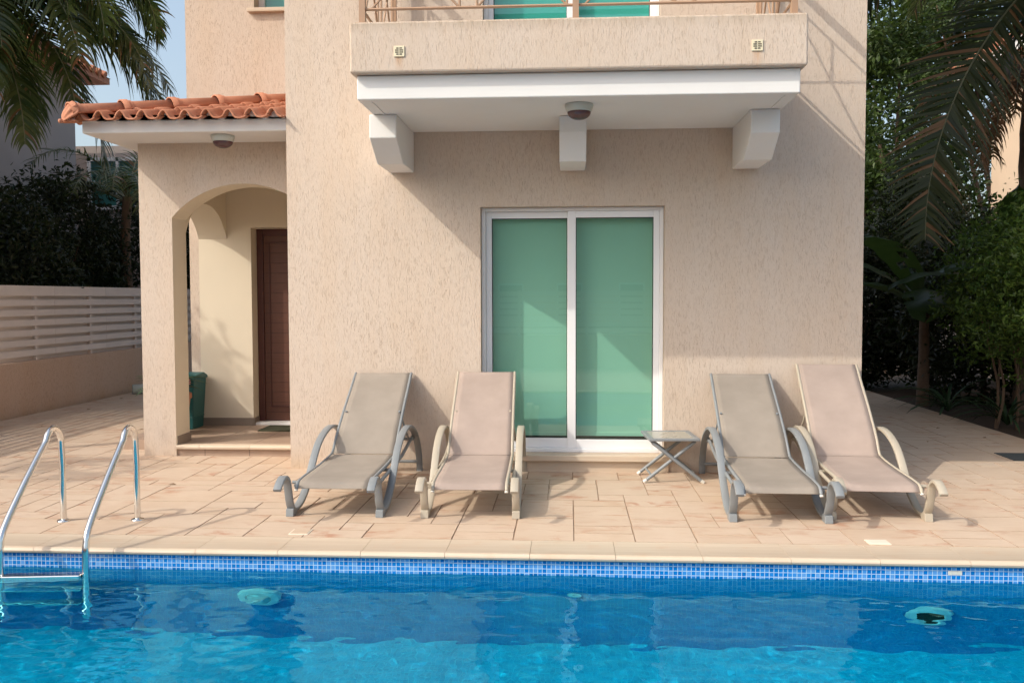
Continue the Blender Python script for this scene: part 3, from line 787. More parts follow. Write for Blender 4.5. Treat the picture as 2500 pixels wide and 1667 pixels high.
# ------------------------------------------------------------------ sun loungers
def lounger(label, loc, rot, frame, sling, back_top, twin, flat_hinge=False):
    t = empty('sun_lounger', loc, label, 'sun lounger', 'sun loungers in front of the villa'); t.rotation_euler.z = R(rot)
    prof = [(-.31, .235), (-.255, .275), (-.18, .298), (-.11, .265), (-.075, .19), (-.045, .10), (.005, .042), (.09, .028), (.2, .045), (.32, .10), (.45, .20), (.57, .31), (.70, .395), (.88, .452), (1.06, .468), (1.22, .44), (1.38, .375), (1.50, .29), (1.59, .18), (1.63, .08), (1.64, .0)]
    path = spline([(0, a, b) for a, b in prof], 5)
    for s in (-1, 1):
        mb = LMB(); X = s * .312
        pr = [(-.026, -.0085), (-.021, -.0115), (.021, -.0115), (.026, -.0085), (.026, .0085), (.021, .0115), (-.021, .0115), (-.026, .0085)]
        mb.sweep([(X, p.y, p.z) for p in path], pr, (1, 0, 0)); f = mb.build('armrest', frame, t, auto=50)
        mb = LMB(); mb.prism([(-.055, .0), (.03, .0), (.045, .028), (-.02, .055), (-.045, .05)][::-1], X - .027, X + .027); mb.build('foot', frame, f, bevel=.004)
    hy, hz = .83, .283; hw = .243
    seat = [(-.085, .205), (-.06, .232), (-.02, .248), (.12, .256), (.45, .262), (.70, .272), (hy, hz)]
    L = math.hypot(back_top[0] - hy, back_top[1] - hz); ux, uz = (back_top[0] - hy) / L, (back_top[1] - hz) / L
    back = [(hy, hz + .002), (hy + .05, hz + .022)] + [(hy + ux * L * k - .02 * math.sin(k * 3.1), hz + uz * L * k + (.012 * math.sin(k * 3.1))) for k in (.2, .4, .6, .8)] + [(back_top[0] - .02, back_top[1]), back_top]
    def cloth(prof, name, w0, w1):
        P = spline([(0, a, b) for a, b in prof], 5); mb = LMB(); n = 10; b = len(mb.v)
        for k, p in enumerate(P):
            ww = w0 + (w1 - w0) * k / (len(P) - 1)
            for i in range(n + 1):
                x = -ww + 2 * ww * i / n; sag = -.010 * (1 - (x / ww) ** 2) * math.sin(math.pi * k / (len(P) - 1))
                mb.v.append((x, p.y, p.z + sag))
        for k in range(len(P) - 1):
            for i in range(n): mb.f.append((b + k * (n + 1) + i, b + k * (n + 1) + i + 1, b + (k + 1) * (n + 1) + i + 1, b + (k + 1) * (n + 1) + i)); mb.mi.append(0)
        return mb.build(name, sling, t, smooth=True, solid=.004)
    gap = .0 if flat_hinge else .012
    cloth(seat[:-1] + [(hy - gap, hz)], 'seat', hw, hw)
    cloth([(hy + gap, hz + .003)] + back[1:], 'backrest', hw, hw - .012)
    for s in (-1, 1):
        X = s * (hw + .008)
        mb = LMB(); mb.tube([(X, p.y, p.z - .006) for p in spline([(0, a, b) for a, b in seat], 4)], .0125, 10)
        r = mb.build('seat_rail', frame, t, auto=50)
        mb = LMB(); mb.tube([(X, -.088, .198), (X, -.093, .188)], .0125, 10); mb.build('end_cap', M['white_cap'], r)
        mb = LMB(); mb.tube([(s * (hw + .008 - .012 * k / 34), p.y + .004, p.z - .006) for k, p in enumerate(spline([(0, a, b) for a, b in back], 4))], .0125, 10)
        mb.build('back_rail', frame, t, auto=50)
        X = s * .283
        mb = LMB(); mb.tube([(X, .0, .205), (X, .45, .225), (X, .95, .25), (X, 1.45, .33)], .0135, 10); mb.build('side_rail', frame, t, auto=50)
        mb = LMB(); mb.tube([(s * .22, 1.20, hz + uz * L * .52), (s * .26, 1.42, .30)], .009, 8); mb.build('back_strut', frame, t)
    mb = LMB(); mb.tube([(-.30, 1.625, .085), (.30, 1.625, .085)], .0135, 10); mb.build('crossbar', frame, t)
    mb = LMB(); mb.tube([(-.30, .50, .225), (.30, .50, .225)], .0125, 10); mb.build('crossbar', frame, t)
    mb = LMB(); mb.tube([(-.30, 1.44, .31), (.30, 1.44, .31)], .0125, 10); mb.build('crossbar', frame, t)
    mb = LMB(); mb.tube([(-hw, back_top[0] - .03, back_top[1] - .045), (hw, back_top[0] - .03, back_top[1] - .045)], .010, 8); mb.build('crossbar', frame, t)
    for s in (-1, 1):
        mb = LMB(); mb.tube([(s * .25, .02, .225), (s * .31, .02, .225)], .012, 8); mb.build('bracket_pin', frame, t)
    return t
lounger('grey framed sun lounger with taupe sling, nearest the arched entrance', (-1.609, 6.145, 0), 0.0, M['grey_frame'], M['sling_grey'], (1.655, .845), 0)
lounger('beige framed sun lounger with pinkish sling, in front of the sliding door', (-.674, 6.15, 0), 1.2, M['beige_frame'], M['sling_pink'], (1.62, .858), 0, True)
lounger('grey framed sun lounger with stained taupe sling, right beside the folding table', (1.408, 6.14, 0), -1.2, M['grey_frame'], M['sling_grey'], (1.65, .845), 0)
lounger('beige framed sun lounger with pinkish sling, last one at the corner by the hedge', (2.088, 6.235, 0), -2.6, M['beige_frame'], M['sling_pink'], (1.56, .925), 0, True)

# ------------------------------------------------------------------ folding table
t = empty('folding_table', (.83, 7.555, 0), 'small grey folding side table with glass top beside the sliding door', 'table'); t.rotation_euler.z = R(4)
tz = .368; a, d = .205, .235
mb = LMB()
mb.box(-a, a, -d, -d + .032, tz - .022, tz); mb.box(-a, a, d - .032, d, tz - .022, tz)
mb.box(-a, -a + .042, -d + .0325, d - .0325, tz - .022, tz); mb.box(a - .042, a, -d + .0325, d - .0325, tz - .022, tz)
mb.build('table_frame', M['grey_frame'], t, bevel=.005)
mb = LMB(); mb.box(-a + .0425, a - .0425, -d + .033, d - .033, tz - .01, tz - .004); mb.build('glass_top', M['table_glass'], t)
for s, off in ((1, .0), (-1, .034)):
    for yy in (-d + .03 + off, d - .03 - off):
        mb = LMB(); mb.tube([(-s * (a - .03), yy, tz - .035), (s * (a + .015), yy, .022)], .0145, 10); l = mb.build('leg', M['grey_frame'], t, auto=50)
        mb = LMB(); mb.tube([(s * (a + .012), yy, .024), (s * (a + .036), yy, .006)], .0155, 10); mb.build('foot_cap', M['white_cap'], l, auto=50)
    mb = LMB(); x = s * (a - .03); mb.tube([(x, -d + .03 + off, .06), (x, d - .03 - off, .06)], .009, 8); mb.build('stretcher', M['grey_frame'], t)
    mb = LMB(); mb.tube([(-s * (a - .03), -d + .03 + off, tz - .035), (-s * (a - .03), d - .03 - off, tz - .035)], .010, 8); mb.build('stretcher', M['grey_frame'], t)

# ------------------------------------------------------------------ pool ladder
t = empty('pool_ladder', (-3.172, 5.925, 0), 'stainless steel pool ladder with two curved handrails at the pool edge', 'pool ladder'); t.rotation_euler.z = R(6.6)
for s in (-1, 1):
    X = s * .245
    pts = [(X, 0, .0), (X, 0, .2), (X, 0, .44)]
    c = []
    for k in range(1, 9):
        an = k / 8 * R(150); c.append((X, -.125 * (1 - math.cos(an)), .50 + .148 * math.sin(an)))
    pts += c + [(X, -.80, .18), (X, -.838, .105), (X, -.85, .03), (X, -.855, -.3), (X, -.855, -.85)]
    path = spline(pts[:3], 3)[:-1] + [Vector(p) for p in c[:]] + spline([c[-1], (X, -.50, .36 + .025), (X, -.79, .155), (X, -.845, .06), (X, -.855, -.04), (X, -.855, -.3), (X, -.855, -.85)], 5)[1:]
    mb = LMB(); mb.tube(path, .0205, 20); r = mb.build('handrail', M['chrome'], t, auto=60)
    mb = LMB(); mb.lathe([(.021, .016), (.026, .014), (.040, .008), (.044, .003), (.044, .0005), (.0, .0005)], (X, 0, 0), 28); mb.build('flange', M['chrome'], r, auto=40)
for z in (-.118, -.36, -.60):
    mb = LMB(); mb.box(-.225, .225, -.90, -.82, z - .012, z + .012); mb.build('step', M['chrome'], t, bevel=.005)

# ------------------------------------------------------------------ pool fittings
def pool_light(x, z, label, dark):
    t = empty('pool_light', (x, PY1, z), label, 'pool light', 'round fittings on the pool wall')
    mb = LMB(); mb.lathe([(.135, -.002), (.137, -.02), (.125, -.045), (.088, -.055), (.084, -.05), (.084, -.04)], (0, 0, 0), 40, 'y')
    mb.build('light_ring', M['light_white'], t, auto=40)
    mb = LMB()
    if dark: mb.lathe([(.084, -.042), (.05, -.046), (0, -.047)], (0, 0, 0), 32, 'y')
    else: mb.lathe([(.084, -.042), (.07, -.058), (.04, -.068), (0, -.072)], (0, 0, 0), 32, 'y')
    mb.build('lens', M['black'] if dark else M['light_lens'], t, smooth=True)
pool_light(-1.845, -.575, 'round white underwater pool light, left one on the pool wall', False)
pool_light(2.04, -.70, 'round underwater pool light with dark centre, right one on the pool wall', True)
t = empty('pool_jet', (.028, PY1, -.47), 'small white round water inlet on the pool wall between the two lights', 'pool jet')
mb = LMB(); mb.lathe([(.046, -.002), (.046, -.012), (.03, -.022), (.014, -.022), (.012, -.004), (0, -.004)], (0, 0, 0), 24, 'y'); mb.build('jet_ring', M['light_white'], t, auto=40)
def lid(x, y, sx, sy, m, label):
    t = empty('deck_lid', (x, y, 0), label, 'lid')
    mb = LMB(); mb.box(-sx, sx, -sy, sy, -.01, .004); mb.build('lid_frame', M['lid_white'], t, bevel=.001)
    mb = LMB(); mb.box(-sx + .009, sx - .009, -sy + .009, sy - .009, .002, .0062); mb.build('lid_plate', m, t, bevel=.001)
lid(-1.722, 5.69, .063, .063, M['lid'], 'small square beige lid set in the deck near the pool edge')
lid(1.885, 5.635, .066, .052, M['lid_white'], 'small square white lid set in the deck near the pool edge')
mb = MB(); mb.box(-.21, .21, -.20, .20, 0, .006)
o = mb.build('floor_mat', M['mat'], None, bevel=.002); o.location = (4.27, 8.73, .001); tag(o, 'dark grey flat mat lying on the deck near the hedge', 'mat')
mb = MB(); mb.box(-.3, .3, -.2, .2, 0, .012); o = mb.build('doormat', M['doormat'], None, bevel=.003); o.location = (-2.98, 9.56, .100)
tag(o, 'dark green doormat on the porch floor at the wooden entrance door', 'doormat')

# ------------------------------------------------------------------ left boundary: low wall with slat fence
FX = -7.08; FY0, FY1 = -3.2, 17.2
mb = MB(); mb.box(FX - .16, FX, FY0, FY1, -.05, .685)
o = mb.build('boundary_wall', M['stucco_low'], None, bevel=.01); tag(o, 'low rendered beige boundary wall below the white slat fence', 'wall')
fe = empty('slat_fence', (FX - .05, 11, .685), 'white painted wooden slat fence standing on the low beige wall', 'fence')
mb = MB(); nsl = 7
zz = [.755 + k * .1325 for k in range(7)]
for k in range(7):
    z0 = .745 + k * .1325; hgt = .082 if k < 6 else .135
    y = FY0
    while y < FY1:
        y1 = min(y + 1.4, FY1); mb.box(FX - .055, FX - .035, y + .002, y1 - .002, z0, z0 + hgt); y = y1
    mb.box(FX - .115, FX - .098, FY0, FY1, z0 - .062, z0 + .018)
mb.build('slats', M['fence_paint'], fe, bevel=.002)
y = 11.79 - 1.4 * 10
while y < FY1:
    mb = MB(); mb.box(FX - .097, FX - .056, y - .03, y + .03, .686, 1.66); mb.build('fence_post', M['fence_paint'], fe)
    y += 1.4

# ------------------------------------------------------------------ things beside the porch
t = empty('wheelie_bin', (-4.19, 9.60, .1), 'dark green plastic bin with pink tag in the side arch of the porch', 'bin')
mb = LMB()
b = len(mb.v)
for z, sx, sy in ((.0, .17, .14), (.53, .20, .165)):
    mb.v += [(-sx, -sy, z), (sx, -sy, z), (sx, sy, z), (-sx, sy, z)]
for q in ((0, 1, 5, 4), (1, 2, 6, 5), (2, 3, 7, 6), (3, 0, 4, 7), (3, 2, 1, 0), (4, 5, 6, 7)): mb.f.append(tuple(b + i for i in q)); mb.mi.append(0)
mb.box(-.181, .181, -.150, .150, .12, .135)
mb.build('bin_body', M['bin'], t, bevel=.015)
mb = LMB(); mb.prism([(-.18, .532), (.18, .532), (.18, .565), (.08, .60), (-.13, .585), (-.18, .56)], -.215, .215); mb.build('bin_lid', M['bin'], t, bevel=.012)
mb = LMB(); mb.box(.05, .17, -.194, -.1815, .49, .545); g = mb.build('tag', M['pink'], t, bevel=.003)
mb = LMB(); mb.box(.062, .158, -.1955, -.1942, .502, .533); mb.build('tag_face', M['bin'], g)

def blades(name, loc, n, L, wd, label, cat, mat, seed, up=.6, curve=.5):
    q = random.Random(seed); mb = LMB()
    for k in range(n):
        az = q.uniform(0, 2 * math.pi); el = R(q.uniform(25, 80)) * up + .3; l = L * q.uniform(.7, 1.1)
        d = Vector((math.cos(az), math.sin(az), 0)); sd = Vector((-d.y, d.x, 0)); b = len(mb.v); m = 7
        for i in range(m):
            s = i / (m - 1); ang = el - curve * s * 1.6
            p = d * (l * s * math.cos(el - curve * s)) + Vector((0, 0, l * s * math.sin(el - curve * s)))
            ww = wd * (1 - s ** 2.2) * (.6 + .8 * s) * .5 + .001
            mb.v += [tuple(p - sd * ww + Vector((0, 0, ww * .5))), tuple(p), tuple(p + sd * ww + Vector((0, 0, ww * .5)))]
        for i in range(m - 1):
            for j in (0, 1): mb.f.append((b + i * 3 + j, b + i * 3 + j + 1, b + i * 3 + 3 + j + 1, b + i * 3 + 3 + j)); mb.mi.append(0)
    t = empty(name, loc, label, cat)
    mb.build('leaves', mat, t, smooth=True)
    return t
t = blades('potted_plant', (-4.12, 9.14, .52), 34, .40, .055, 'spiky long-leaved potted plant behind the green bin', 'plant', M['agave'], 3, .7, .7)
mb = LMB(); mb.lathe([(0, -.42), (.15, -.42), (.20, -.05), (.215, -.05), (.215, 0), (.19, 0), (.18, -.03), (0, -.04)], (0, 0, 0), 24); mb.build('pot', M['terracotta'], t, auto=40)
t = empty('cover_roll', (-6.86, 13.87, .075), 'pale rolled-up sheet lying at the foot of the low wall', 'roll')
mb = LMB(); mb.lathe([(.028, 0), (.075, .0), (.078, .01), (.078, 1.1), (.028, 1.1), (.028, 0)], (0, 0, 0), 24, 'y'); mb.build('sheet', M['roll'], t, auto=40); t.rotation_euler.z = R(-60)
mb = LMB(); mb.lathe([(.0275, .01), (.0, .012)], (0, 0, 0), 16, 'y'); mb.build('core_hole', M['black'], t)
t = empty('folded_chair', (-4.93, 10.9, 0), 'dark folding chair leaning behind the porch pillar', 'chair')
for k, (xx, zz) in enumerate(((-.06, .0), (-.03, .03))):
    mb = LMB(); mb.tube([(xx + .10, 0, .01), (xx + .02, .1 * k, .3), (xx, .1 * k, .52)], .014, 8); mb.build('leg', M['chair_dark'], t)
for k in range(3):
    mb = LMB(); mb.box(-.11 + .03 * k, .16, -.02, .30, .50 - .075 * k, .525 - .075 * k); mb.build('slat', M['chair_dark'], t, bevel=.006)

q = random.Random(77)
for k, (x, y) in enumerate(((-6.2, 10.3), (-5.4, 11.4), (-5.9, 12.6), (-4.9, 10.1), (-6.5, 11.9), (-5.2, 12.9), (-6.7, 13.2), (-4.8, 9.6), (-3.2, 7.1), (3.7, 9.6), (4.2, 10.6), (4.4, 9.9))):
    mb = MB(); a = q.uniform(0, 6.28); l = q.uniform(.022, .038); u = Vector((math.cos(a), math.sin(a), 0)) * l; v = Vector((-u.y, u.x, 0)) * .42
    P = lambda s, t, z: (u.x * s + v.x * t, u.y * s + v.y * t, z)
    mb.face([P(-1, 0, .002), P(-.2, -1, .010), P(0, 0, .005)]); mb.face([P(-.2, -1, .010), P(1, 0, .004), P(0, 0, .005)])
    mb.face([P(1, 0, .004), P(-.2, 1, .012), P(0, 0, .005)]); mb.face([P(-.2, 1, .012), P(-1, 0, .002), P(0, 0, .005)])
    o = mb.build('fallen_leaf', M['dead_leaf']); o.location = (x, y, .001)
    tag(o, 'small dry brown leaf fallen on the paved deck', 'leaf', 'dry leaves scattered on the deck')

# ------------------------------------------------------------------ vegetation
def leaves_mb(mb, pts, q, size, flat=.0):
    for p in pts:
        n = Vector((q.gauss(0, 1), q.gauss(0, 1), q.gauss(.6, 1))).normalized()
        a = n.orthogonal().normalized(); a.rotate(Matrix.Rotation(q.uniform(0, 6.28), 3, n)); b = n.cross(a)
        l = size * q.uniform(.6, 1.25); wd = l * q.uniform(.36, .5)
        c = Vector(p)
        mb.face([c - a * l * .5, c - a * l * .1 - b * wd * .5 + n * l * .06, c + a * l * .5 - n * l * .1, c - a * l * .1 + b * wd * .5 + n * l * .06])

def clumps(q, boxes, n, cl_r, per):
    """leaf clump centres in ellipsoids; leaves gather towards the outside of each clump"""
    P = []
    for (c, r, wgt) in boxes:
        k = int(n * wgt)
        for _ in range(k):
            d = Vector((q.gauss(0, 1), q.gauss(0, 1), q.gauss(0, 1))).normalized(); s = q.uniform(.35, 1.0) ** .5
            cc = Vector(c) + Vector((d.x * r[0], d.y * r[1], d.z * r[2])) * s * q.uniform(.85, 1.12)
            rr = cl_r * q.uniform(.6, 1.3)
            for _ in range(per):
                e = Vector((q.gauss(0, 1), q.gauss(0, 1), q.gauss(0, 1))).normalized() * rr * q.uniform(.3, 1) ** .5
                P.append(cc + e)
    return P

def tree(name, loc, boxes, n, cl_r, per, size, mat, label, cat, seed, group=None, trunk_h=1.2, tr=.07, limbs=5):
    q = random.Random(seed); t = empty(name, loc, label, cat, group)
    mb = LMB(); leaves_mb(mb, clumps(q, boxes, n, cl_r, per), q, size); mb.build('crown', mat, t)
    mb = LMB()
    top = Vector(boxes[0][0])
    mb.tube(spline([(0, 0, -.05), (q.uniform(-.08, .08), q.uniform(-.08, .08), trunk_h * .5), (q.uniform(-.1, .1), q.uniform(-.1, .1), trunk_h), tuple(top * .9)], 4), [tr * (1 - .055 * i) for i in range(13)], 9)
    for k in range(limbs):
        c = Vector(boxes[k % len(boxes)][0]); r = boxes[k % len(boxes)][1]
        e = c + Vector((q.uniform(-.8, .8) * r[0], q.uniform(-.8, .8) * r[1], q.uniform(-.2, .7) * r[2]))
        s = Vector((0, 0, trunk_h * q.uniform(.5, 1.0)))
        mb.tube(spline([tuple(s), tuple(s.lerp(e, .5) + Vector((0, 0, .1))), tuple(e)], 5), [tr * .5 * (1 - .08 * i) for i in range(11)], 7)
    mb.build('trunk', M['trunk'], t, auto=50)
    return t

def frond(mb_leaf, mb_r, base, az, el, L, droop, ll, n, q, lw=.022, hang=.6, twist=0, side=None):
    """pinnate palm frond: drooping rachis with leaflets on both sides"""
    d = Vector((math.cos(az), math.sin(az), 0)); pts = []; p = Vector(base); ang = el; st = L / 24
    for i in range(25):
        pts.append(p.copy()); p = p + (d * math.cos(ang) + Vector((0, 0, math.sin(ang)))) * st; ang -= droop / 24 * (.5 + 1.0 * i / 24)
    mb_r.tube(pts, [.018 * (1 - i / 27) + .002 for i in range(25)], 6)
    sd0 = Vector((-d.y, d.x, 0)); sd0.rotate(Matrix.Rotation(twist, 3, d))
    if side is not None: sd0 = Vector(side).normalized()
    for k in range(n):
        s = .12 + .88 * (k + q.uniform(-.3, .3)) / n; s = min(max(s, .08), .995); f = s * 24; i = int(f); c = pts[i].lerp(pts[min(i + 1, 24)], f - i)
        tg = (pts[min(i + 1, 24)] - pts[max(i - 1, 0)]).normalized()
        prof = math.sin(math.pi * min(1, (s * .86 + .10))) ** .6
        for sg in (-1, 1):
            l = ll * prof * q.uniform(.8, 1.12)
            sd = (sd0 - tg * sd0.dot(tg)).normalized() * sg
            upv = tg.cross(sd) * sg; 
            if upv.z < 0: upv = -upv
            dr = (sd * q.uniform(.75, .95) + tg * q.uniform(.5, .85) + upv * q.uniform(-.15, .35)).normalized()
            P = [c]; v = dr.copy(); m = 5
            for j in range(m):
                P.append(P[-1] + v * l / m); v = (v + Vector((0, 0, -1)) * hang * (.25 + j * .12) * q.uniform(.7, 1.3)).normalized()
            wn = v.cross(sd); wv = (tg - dr * tg.dot(dr)).normalized(); b = len(mb_leaf.v); ws = lw * q.uniform(.8, 1.2)
            for j, pp in enumerate(P):
                ww = ws * .5 * (1 - (j / m) ** 1.8) + .0012
                mb_leaf.v += [tuple(pp - wv * ww), tuple(pp + wv * ww)]
            for j in range(m):
                mb_leaf.f.append((b + 2 * j, b + 2 * j + 1, b + 2 * j + 3, b + 2 * j + 2)); mb_leaf.mi.append(0)

def palm(name, loc, h, fronds, label, seed, mat, tr=.11, L=3, ll=.5, n=46, lw=.024, group=None):
    """fronds: list of (azimuth deg, elevation deg, length factor, droop rad, hang, leaflet factor)"""
    q = random.Random(seed); t = empty(name, loc, label, 'palm tree', group)
    mb = LMB(); N = 22
    mb.tube([(.04 * math.sin(i * .3), .03 * math.cos(i * .2) - .03, -.05 + (h + .05) * i / N) for i in range(N + 1)], [tr * (1.15 - .3 * i / N) * (1 + (.05 if i % 2 else -.03)) for i in range(N + 1)], 12)
    mb.build('trunk', M['trunk'], t, auto=60)
    ml = LMB(); mr = LMB()
    for (az, el, lf, dr, hang, lfl, *sv) in fronds:
        frond(ml, mr, (q.uniform(-.05, .05), q.uniform(-.05, .05), h - q.uniform(0, .15)), R(az), R(el), L * lf, dr, ll * lfl, int(n * lf), q, lw, hang, q.uniform(-.3, .3), sv[0] if sv else None)
    ml.build('fronds', mat, t); mr.build('rachis', M['rachis'], t, auto=60)
    return t

# tall palm beyond the fence, upper left of the view
q = random.Random(5)
fr = []
for k in range(9): fr.append((60 + k * 27 + q.uniform(-10, 10), q.uniform(10, 60), q.uniform(.85, 1.05), q.uniform(1.6, 2.4), q.uniform(.45, .8), 1))
for k in range(21):                                          # skirt of older hanging fronds
    fr.append((-125 + k * 7.5 + q.uniform(-5, 5), q.uniform(-28, 8), q.uniform(.85, 1.08), q.uniform(1.1, 1.6), q.uniform(.6, .95), q.uniform(.9, 1.15)))
for k in range(11):                                          # arching ones above
    fr.append((-110 + k * 14 + q.uniform(-5, 5), q.uniform(22, 45), q.uniform(.95, 1.12), q.uniform(2.0, 2.5), q.uniform(.45, .7), 1.0, (q.uniform(.5, .9), -.7, 0)))
fr += [(-3, 33, 1.08, 2.25, .4, .95, (.85, -.55, 0)), (-22, 28, 1.1, 2.2, .5, 1.0, (.8, -.6, 0))]
palm('palm_tree', (-7.75, 11.2, 0), 5.55, fr, 'tall palm with long drooping fronds beyond the fence at upper left', 11, M['palm_leaf'], .13, 3.15, .68, 84, .034)
fr = []
for k in range(15): fr.append((k * 24 + q.uniform(-10, 10), q.uniform(20, 78), q.uniform(.8, 1.1), q.uniform(1.6, 2.3), q.uniform(.4, .7), 1))
palm('palm_tree', (-7.62, 15.4, 0), 3.25, fr, 'young palm with ringed trunk between the fence and the porch pillar', 12, M['palm_leaf'], .09, 2.1, .48, 46, .018)
# fronds that dip into the sky left of the villa
fr = [(az, q.uniform(25, 55), q.uniform(.85, 1.1), q.uniform(2.0, 2.6), .6, 1) for az in (150, 170, 188, 205, 222, 240, 262, 285, 60, 20, 110, 330)]
palm('palm_tree', (-6.05, 15.0, 0), 7.3, fr, 'tall palm behind the villa with frond tips hanging beside its left edge', 13, M['palm_leaf'], .12, 2.35, .5, 46, .026)

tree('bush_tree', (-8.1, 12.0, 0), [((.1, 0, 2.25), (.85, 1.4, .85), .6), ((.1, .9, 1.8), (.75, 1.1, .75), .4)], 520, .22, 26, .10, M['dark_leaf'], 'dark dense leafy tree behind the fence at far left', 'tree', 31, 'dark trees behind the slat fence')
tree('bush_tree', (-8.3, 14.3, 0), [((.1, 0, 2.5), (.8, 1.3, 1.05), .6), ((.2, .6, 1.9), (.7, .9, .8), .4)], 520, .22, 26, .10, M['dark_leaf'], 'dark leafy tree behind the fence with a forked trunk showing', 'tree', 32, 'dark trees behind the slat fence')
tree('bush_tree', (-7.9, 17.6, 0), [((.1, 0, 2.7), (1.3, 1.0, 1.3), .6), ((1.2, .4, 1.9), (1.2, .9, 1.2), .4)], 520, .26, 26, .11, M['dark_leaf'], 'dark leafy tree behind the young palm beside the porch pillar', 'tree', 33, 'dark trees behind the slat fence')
# tree left of the picture whose dappled shade falls on deck and porch
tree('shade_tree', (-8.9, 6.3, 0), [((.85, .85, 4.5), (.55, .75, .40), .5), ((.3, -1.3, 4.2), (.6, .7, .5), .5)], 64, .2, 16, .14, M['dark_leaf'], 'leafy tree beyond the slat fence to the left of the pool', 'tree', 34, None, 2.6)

# right-hand garden
def hedge(name, pts, n, per, size, label, seed):
    q = random.Random(seed); P = clumps(q, pts, n, .20, per); mb = MB(); leaves_mb(mb, P, q, size)
    t = empty(name, (5.2, 9.8, 0), label, 'hedge'); mb.build('foliage', M['hedge_leaf'], t)
    mb = MB()
    for k in range(26):
        x, y = q.uniform(4.95, 5.5), q.uniform(8.2, 11.4)
        mb.tube(spline([(x, y, -.05), (x + q.uniform(-.1, .1), y + q.uniform(-.1, .1), .5), (x + q.uniform(-.25, .2), y + q.uniform(-.3, .3), 1.3)], 3), [.02 - .002 * i for i in range(7)], 6)
    mb.build('stems', M['trunk'], t, auto=50)
hedge('hedge', [((4.98, 9.1, 1.72), (.62, .75, .98), .3), ((5.05, 10.2, 1.65), (.7, .9, 1.0), .35), ((5.2, 11.4, 1.6), (.75, .9, .95), .25), ((4.95, 8.3, 1.6), (.6, .6, .95), .1)], 800, 26, .075, 'leafy green hedge at the right edge of the paved deck', 41)

def banana(loc, leaves, label, seed):
    q = random.Random(seed); t = empty('banana_plant', loc, label, 'banana plant')
    mb = LMB(); mb.tube([(0, 0, -.05), (.02, .02, .7), (.0, .0, 1.4)], [.09, .075, .06], 10); mb.build('stem', M['trunk'], t, auto=50)
    mb = LMB()
    for (az, el, L, W, dr) in leaves:
        d = Vector((math.cos(R(az)), math.sin(R(az)), 0)); p = Vector((0, 0, 1.3)); ang = R(el); P = []; n = 16
        for i in range(n + 1):
            P.append(p.copy()); p = p + (d * math.cos(ang) + Vector((0, 0, math.sin(ang)))) * L / n; ang -= dr / n
        sd = Vector((-d.y, d.x, 0)); b = len(mb.v)
        for i, pp in enumerate(P):
            s = i / n; ww = W * .5 * (math.sin(math.pi * min(1, max(0, (s - .18) / .82))) ** .45 if s > .18 else .02) + .01
            for j in (-1, -.5, 0, .5, 1): mb.v.append(tuple(pp + sd * ww * j + Vector((0, 0, -.10 * W * abs(j) + .012 * math.sin(i * 2.1 + j)))))
        for i in range(n):
            for j in range(4):
                if q.random() < .05 and i > 4: continue
                mb.f.append((b + i * 5 + j, b + i * 5 + j + 1, b + i * 5 + 5 + j + 1, b + i * 5 + 5 + j)); mb.mi.append(0)
    mb.build('leaves', M['banana_leaf'], t, smooth=True)
banana((5.0, 13.2, 0), [(-170, 45, 1.9, .5, 1.5), (-110, 40, 1.8, .55, 1.6), (-60, 45, 1.7, .5, 1.5), (150, 60, 1.7, .5, 1.2), (-20, 55, 1.6, .5, 1.3), (80, 60, 1.6, .5, 1.2), (-140, 65, 2.0, .5, 1.2)], 'banana plant with broad torn leaves between villa and hedge', 51)
banana((5.6, 11.6, 0), [(-150, 60, 1.7, .55, 1.5), (-95, 50, 1.6, .55, 1.4), (170, 55, 1.8, .55, 1.6), (-30, 60, 1.6, .5, 1.3), (60, 60, 1.5, .5, 1.2), (-120, 80, 1.9, .55, 1.0)], 'banana plant with upright dark leaves behind the hedge', 52)

# large palm whose fronds hang over the deck on the right
fr = [(197, -31, 1.42, 1.12, .14, 1.25, (.93, -.36, 0)), (208, 12, 1.1, 1.7, .5, 1.0), (240, -10, 1.0, 1.3, .7, 1.1), (262, -20, 1.0, 1.2, .8, 1.1), (285, 0, 1.0, 1.5, .8, 1.1), (178, 5, 1.2, 1.5, .5, 1.0, (.8, -.6, 0)), (225, -30, 1.0, 1.0, .8, 1.1), (186, 22, 1.2, 1.9, .6, 1.0, (.8, -.6, 0)),
      (228, 55, 1.1, 2.5, .6, 1.0), (150, 40, 1, 1.9, .5, 1), (120, 30, 1, 1.8, .5, 1), (60, 30, 1, 1.8, .5, 1), (0, 30, 1, 1.8, .5, 1), (-30, 20, 1, 1.8, .6, 1), (250, 5, .9, 1.7, .9, 1.1), (206, 15, .95, 2.0, .6, 1.1, (.7, -.7, 0)), (272, -5, .9, 1.5, .9, 1.1)]
fr += [(165 + k * 6, q.uniform(-45, -15), q.uniform(.5, .75), q.uniform(.8, 1.2), .7, 1.0) for k in range(12)]
fr += [(235 + k * 9, q.uniform(-30, 5), q.uniform(.9, 1.1), q.uniform(1.1, 1.5), .9, 1.1) for k in range(8)]
palm('palm_tree', (6.5, 11.2, 0), 6.15, fr, 'big palm with a long frond hanging beside the villa on the right', 61, M['palm_leaf_r'], .14, 3.5, .70, 84, .036)
fr = [(165 + k * 12, q.uniform(-45, 5), q.uniform(.75, 1.1), q.uniform(.9, 1.5), 1.0, 1) for k in range(14)]
palm('palm_tree', (6.12, 12.6, 0), 4.75, fr, 'palm skirted with brown dead fronds in front of the cream neighbour house', 62, M['dead_leaf'], .14, 1.9, .45, 40, .022)

